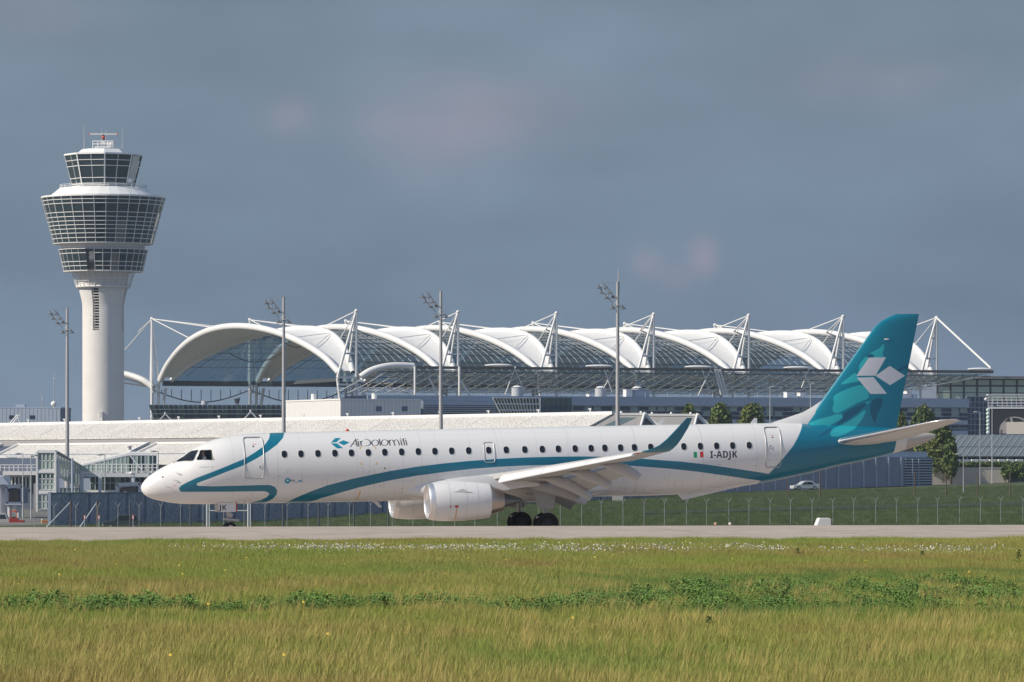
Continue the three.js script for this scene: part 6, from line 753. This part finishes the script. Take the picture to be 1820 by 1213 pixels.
function scatter(name, label, category, geo, material, n, seed, place) {
  const m = new THREE.InstancedMesh(geo, material, n), r = rng(seed), mx = new THREE.Matrix4(), q = new THREE.Quaternion(), e = new THREE.Euler(), c = new THREE.Color(); let k = 0, guard = 0;
  while (k < n && guard++ < n * 6) { const s = place(r, c); if (!s) continue; e.set(0, (r() - .5) * (r() < .45 ? 6.2 : 1.4), 0); q.setFromEuler(e); mx.compose(V(s.x, s.y, s.z), q, V(s.s, s.s * (s.v || 1), s.s)); m.setMatrixAt(k, mx); m.setColorAt(k, c); k++; }
  m.count = k; m.name = name; m.userData = { label, category, kind: 'stuff' }; m.castShadow = m.receiveShadow = true; scene.add(m); return m;
}
const spotIn = (r, d0, d1, margin = 1.16) => { const D = Math.sqrt(lerp(d0 * d0, d1 * d1, r())), X = (r() * 2 - 1) * D * .102 * margin; return [X, D]; };
const straw = lin(.36, .30, .085), green = lin(.225, .285, .038), lush = lin(.13, .235, .035), rust = lin(.31, .19, .065), grassM = mat([1, 1, 1], .75, { side: THREE.DoubleSide });
const weedBand = (X, D) => { const px = X / D * F + 910, near = 98.5 + 2 * n2(X * .2, 4), far = lerp(103.5, 121, sstep(900, 1350, px)) + 3 * n2(X * .3, 9); return D > near && D < far && n2(X * .9, D * .09) + .6 * n2(X * 3.1, D * .3) > -.7 + .55 * sstep(950, 1250, px); };
const tone = (r, c, X, D) => { const a = fbm2(X * .09, D * .05, 3), b = fbm2(X * .035 + 20, D * .03, 3), s = fbm2(X * .5, D * .35, 2); c.copy(green).lerp(straw, clamp(.30 + .5 * a + .3 * s + .25 * sstep(88, 66, D) + (r() - .5) * .5)); c.lerp(rust, clamp((b - .12) * 1.5) * .6 + (r() < .06 ? .5 : 0)); c.lerp(lush, clamp(-b * 1.2 - .1) * .6); const px = X / D * F + 910; if (D > 138 && D < 152 && px > 830 && px < 1060) c.lerp(rust, .55 * Math.exp(-(((D - 145) / 6) ** 2 + ((px - 940) / 90) ** 2))); c.multiplyScalar(.88 + .24 * r()); };
const gA = blades(34, .155, .27, .12, .0028, 1, .8), gB = blades(26, .21, .24, .18, .0024, 2, .7), gC = blades(5, .42, .2, .3, .0028, 3, .35);
const grassAt = (d0, d1, lo, hi) => (r, c) => { const [X, D] = spotIn(r, d0, d1); if (vOf(X, D) < 44.2) return null; tone(r, c, X, D); return { x: X, y: groundY(X, D), z: -D, s: lerp(lo, hi, r()) * (1 + .3 * n2(X * .5, D * .12) + .2 * n2(X * .12, D * .05)) }; };
scatter('meadow_grass', 'wind-bent meadow grass filling the foreground', 'grass', gA, grassM, 140000, 21, grassAt(58, 205, .7, 1.15)); scatter('meadow_grass_tall', 'taller thin grass mixed through the foreground meadow', 'grass', gB, grassM, 60000, 22, grassAt(58, 205, .7, 1.2));
scatter('seed_stalks', 'straw-coloured seed stalks standing above the near meadow', 'grass', gC, grassM, 7000, 23, (r, c) => { const [X, D] = spotIn(r, 58, 120); if (fbm2(X * .25, D * .16, 2) < .02 + (D - 58) * .004) return null; c.copy(straw).lerp(rust, r() * .35).multiplyScalar(.85 + .4 * r()); return { x: X, y: groundY(X, D), z: -D, s: .7 + .5 * r() }; });
{ // broad-leaved weeds
  const r = rng(31), pos = []; for (let i = 0; i < 46; i++) { const a = r() * 6.283, R = .14 * Math.sqrt(r()), y = .05 + .34 * r(), x = Math.cos(a) * R * (1.2 - y), z = Math.sin(a) * R * (1.2 - y), t = r() * 6.283, L = .05 + .05 * r(), w = L * .34, u = V(Math.cos(t), .25 + .5 * r(), Math.sin(t)).normalize(), s = V(-Math.sin(t), 0, Math.cos(t)); const A = V(x, y, z), B = A.clone().addScaledVector(u, L * .5).addScaledVector(s, w), C = A.clone().addScaledVector(u, L), D = A.clone().addScaledVector(u, L * .5).addScaledVector(s, -w); for (const p of [A, B, C, A, C, D]) pos.push(p.x, p.y, p.z); } const g = new THREE.BufferGeometry(); g.setAttribute('position', new THREE.Float32BufferAttribute(pos, 3)); g.computeVertexNormals();
  const leafy = mat([1, 1, 1], .7, { side: THREE.DoubleSide }); scatter('weed_strip', 'dark broad-leaved weeds in a strip across the meadow', 'weeds', g, leafy, 9000, 32, (q, c) => { const [X, D] = spotIn(q, 94, 136); if (!weedBand(X, D)) return null; c.setRGB(.11, .20, .04).lerp(lush, q() * .7).multiplyScalar(.7 + .7 * q()); const px = X / D * F + 910; return { x: X, y: groundY(X, D), z: -D, s: (.30 + .42 * q() ** 2.5) * (1 + .3 * n2(X * 1.1, 2)), v: 1.25 }; });
  scatter('lush_grass', 'fresh green grass among the weeds on the right', 'grass', gA, grassM, 24000, 33, (q, c) => { const [X, D] = spotIn(q, 97, 138), px = X / D * F + 910; if (px < 900 + (q() * 400) || n2(X * .25, D * .05 + 4) < -.6) return null; c.setRGB(.085, .175, .03).lerp(green, q() * q() * .6).multiplyScalar(.75 + .5 * q()); return { x: X, y: groundY(X, D), z: -D, s: .9 + .4 * q() }; });
  const fl = new THREE.BufferGeometry(); { const p = []; for (let k = 0; k < 6; k++) { const a = k / 6 * 6.283, b = (k + 1) / 6 * 6.283; p.push(0, .30, .01, Math.cos(a) * .028, .30 + Math.sin(a) * .02, .012, Math.cos(b) * .028, .30 + Math.sin(b) * .02, .012); } p.push(-.003, 0, 0, .003, 0, 0, 0, .3, 0); fl.setAttribute('position', new THREE.Float32BufferAttribute(p, 3)); fl.computeVertexNormals(); }
  scatter('white_daisies', 'band of small white daisies along the far edge of the meadow', 'flowers', fl, mat([1, 1, 1], .7, { side: THREE.DoubleSide }), 3400, 34, (q, c) => { const [X, D] = spotIn(q, 155, 184), px = X / D * F + 910, dens = sstep(250, 620, px) * (1 - .55 * sstep(1050, 1300, px)); if (q() > dens * Math.exp(-(((D - 169 + (px - 900) * .002) / 4.5) ** 2)) * (.4 + .9 * sstep(-.2, .5, n2(X * .3, D * .1)))) return null; c.setRGB(.72, .70, .62).multiplyScalar(.7 + .4 * q()); return { x: X, y: groundY(X, D) - .04, z: -D, s: .65 + .4 * q() }; });
  scatter('yellow_flowers', 'scattered tiny yellow flowers in the meadow', 'flowers', fl, mat([1, 1, 1], .7, { side: THREE.DoubleSide }), 60, 35, (q, c) => { const [X, D] = spotIn(q, 66, 175); if (n2(X * .22, D * .15) < .35) return null; c.setRGB(.7, .5, .06); return { x: X, y: groundY(X, D) + .05, z: -D, s: .7 + .4 * q() }; });
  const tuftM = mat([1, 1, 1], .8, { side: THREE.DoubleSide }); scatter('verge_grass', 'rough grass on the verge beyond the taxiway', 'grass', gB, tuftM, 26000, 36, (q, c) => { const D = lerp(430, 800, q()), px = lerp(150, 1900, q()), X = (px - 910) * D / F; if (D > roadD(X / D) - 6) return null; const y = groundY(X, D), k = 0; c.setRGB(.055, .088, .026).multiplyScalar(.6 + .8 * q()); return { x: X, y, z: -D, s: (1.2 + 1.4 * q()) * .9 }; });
}
{ // single tall plants that stand out of the meadow
  const stem = mat([.10, .12, .03], .8), leaf = mat([.095, .17, .036], .75, { side: THREE.DoubleSide });
  [[1398, 1080, .62, 'tallest leafy plant rising from the weed strip, below the rear fuselage'], [266, 1092, .3, 'leafy plant in the left part of the weed strip'], [684, 1094, .34, 'upright leafy plant in the weed strip below the far engine'], [1812, 1010, .5, 'leafy plant by the right edge above the weed strip'], [1120, 1084, .36, 'leafy plant where the weed strip widens'], [1262, 1122, .26, 'small lone plant below the widened weed strip'], [1418, 996, .32, 'left one of the small plants under the daisy band'], [1640, 998, .3, 'right one of the small plants under the daisy band']].forEach(([px, py, h, label], i) => {
    const D = 2.8 * F / (py - HORIZON), X = (px - 910) * D / F, o = thing('dock_plant', label, 'plant', V(X, groundY(X, D), -D), i, 'tall plants in the meadow'), r = rng(500 + i);
    part(o, 'stem', [rod(V(0, -.03, 0), V(.02, h * .9, 0), .009, .004, 5), rod(V(0, h * .3, 0), V(.09 * h, h * .8, .05), .006, .003, 5), rod(V(0, h * .35, 0), V(-.1 * h, h * .72, -.04), .006, .003, 5)], stem);
    const pos = []; for (let k = 0; k < 110; k++) { const y = h * (.08 + .92 * r()), R = .34 * h * (1.1 - y / h), a = r() * 6.283, t = r() * 6.283, L = (.05 + .06 * r()) * (.6 + h * .6), u = V(Math.cos(t), .2 + .5 * r(), Math.sin(t)).normalize(), s = V(-Math.sin(t), 0, Math.cos(t)), A0 = V(Math.cos(a) * R, y, Math.sin(a) * R), B = A0.clone().addScaledVector(u, L * .5).addScaledVector(s, L * .3), C = A0.clone().addScaledVector(u, L), E = A0.clone().addScaledVector(u, L * .5).addScaledVector(s, -L * .3); for (const p of [A0, B, C, A0, C, E]) pos.push(p.x, p.y, p.z); }
    const g = new THREE.BufferGeometry(); g.setAttribute('position', new THREE.Float32BufferAttribute(pos, 3)); g.computeVertexNormals(); part(o, 'leaves', g, leaf);
  });
}
renderer.render(scene, camera);
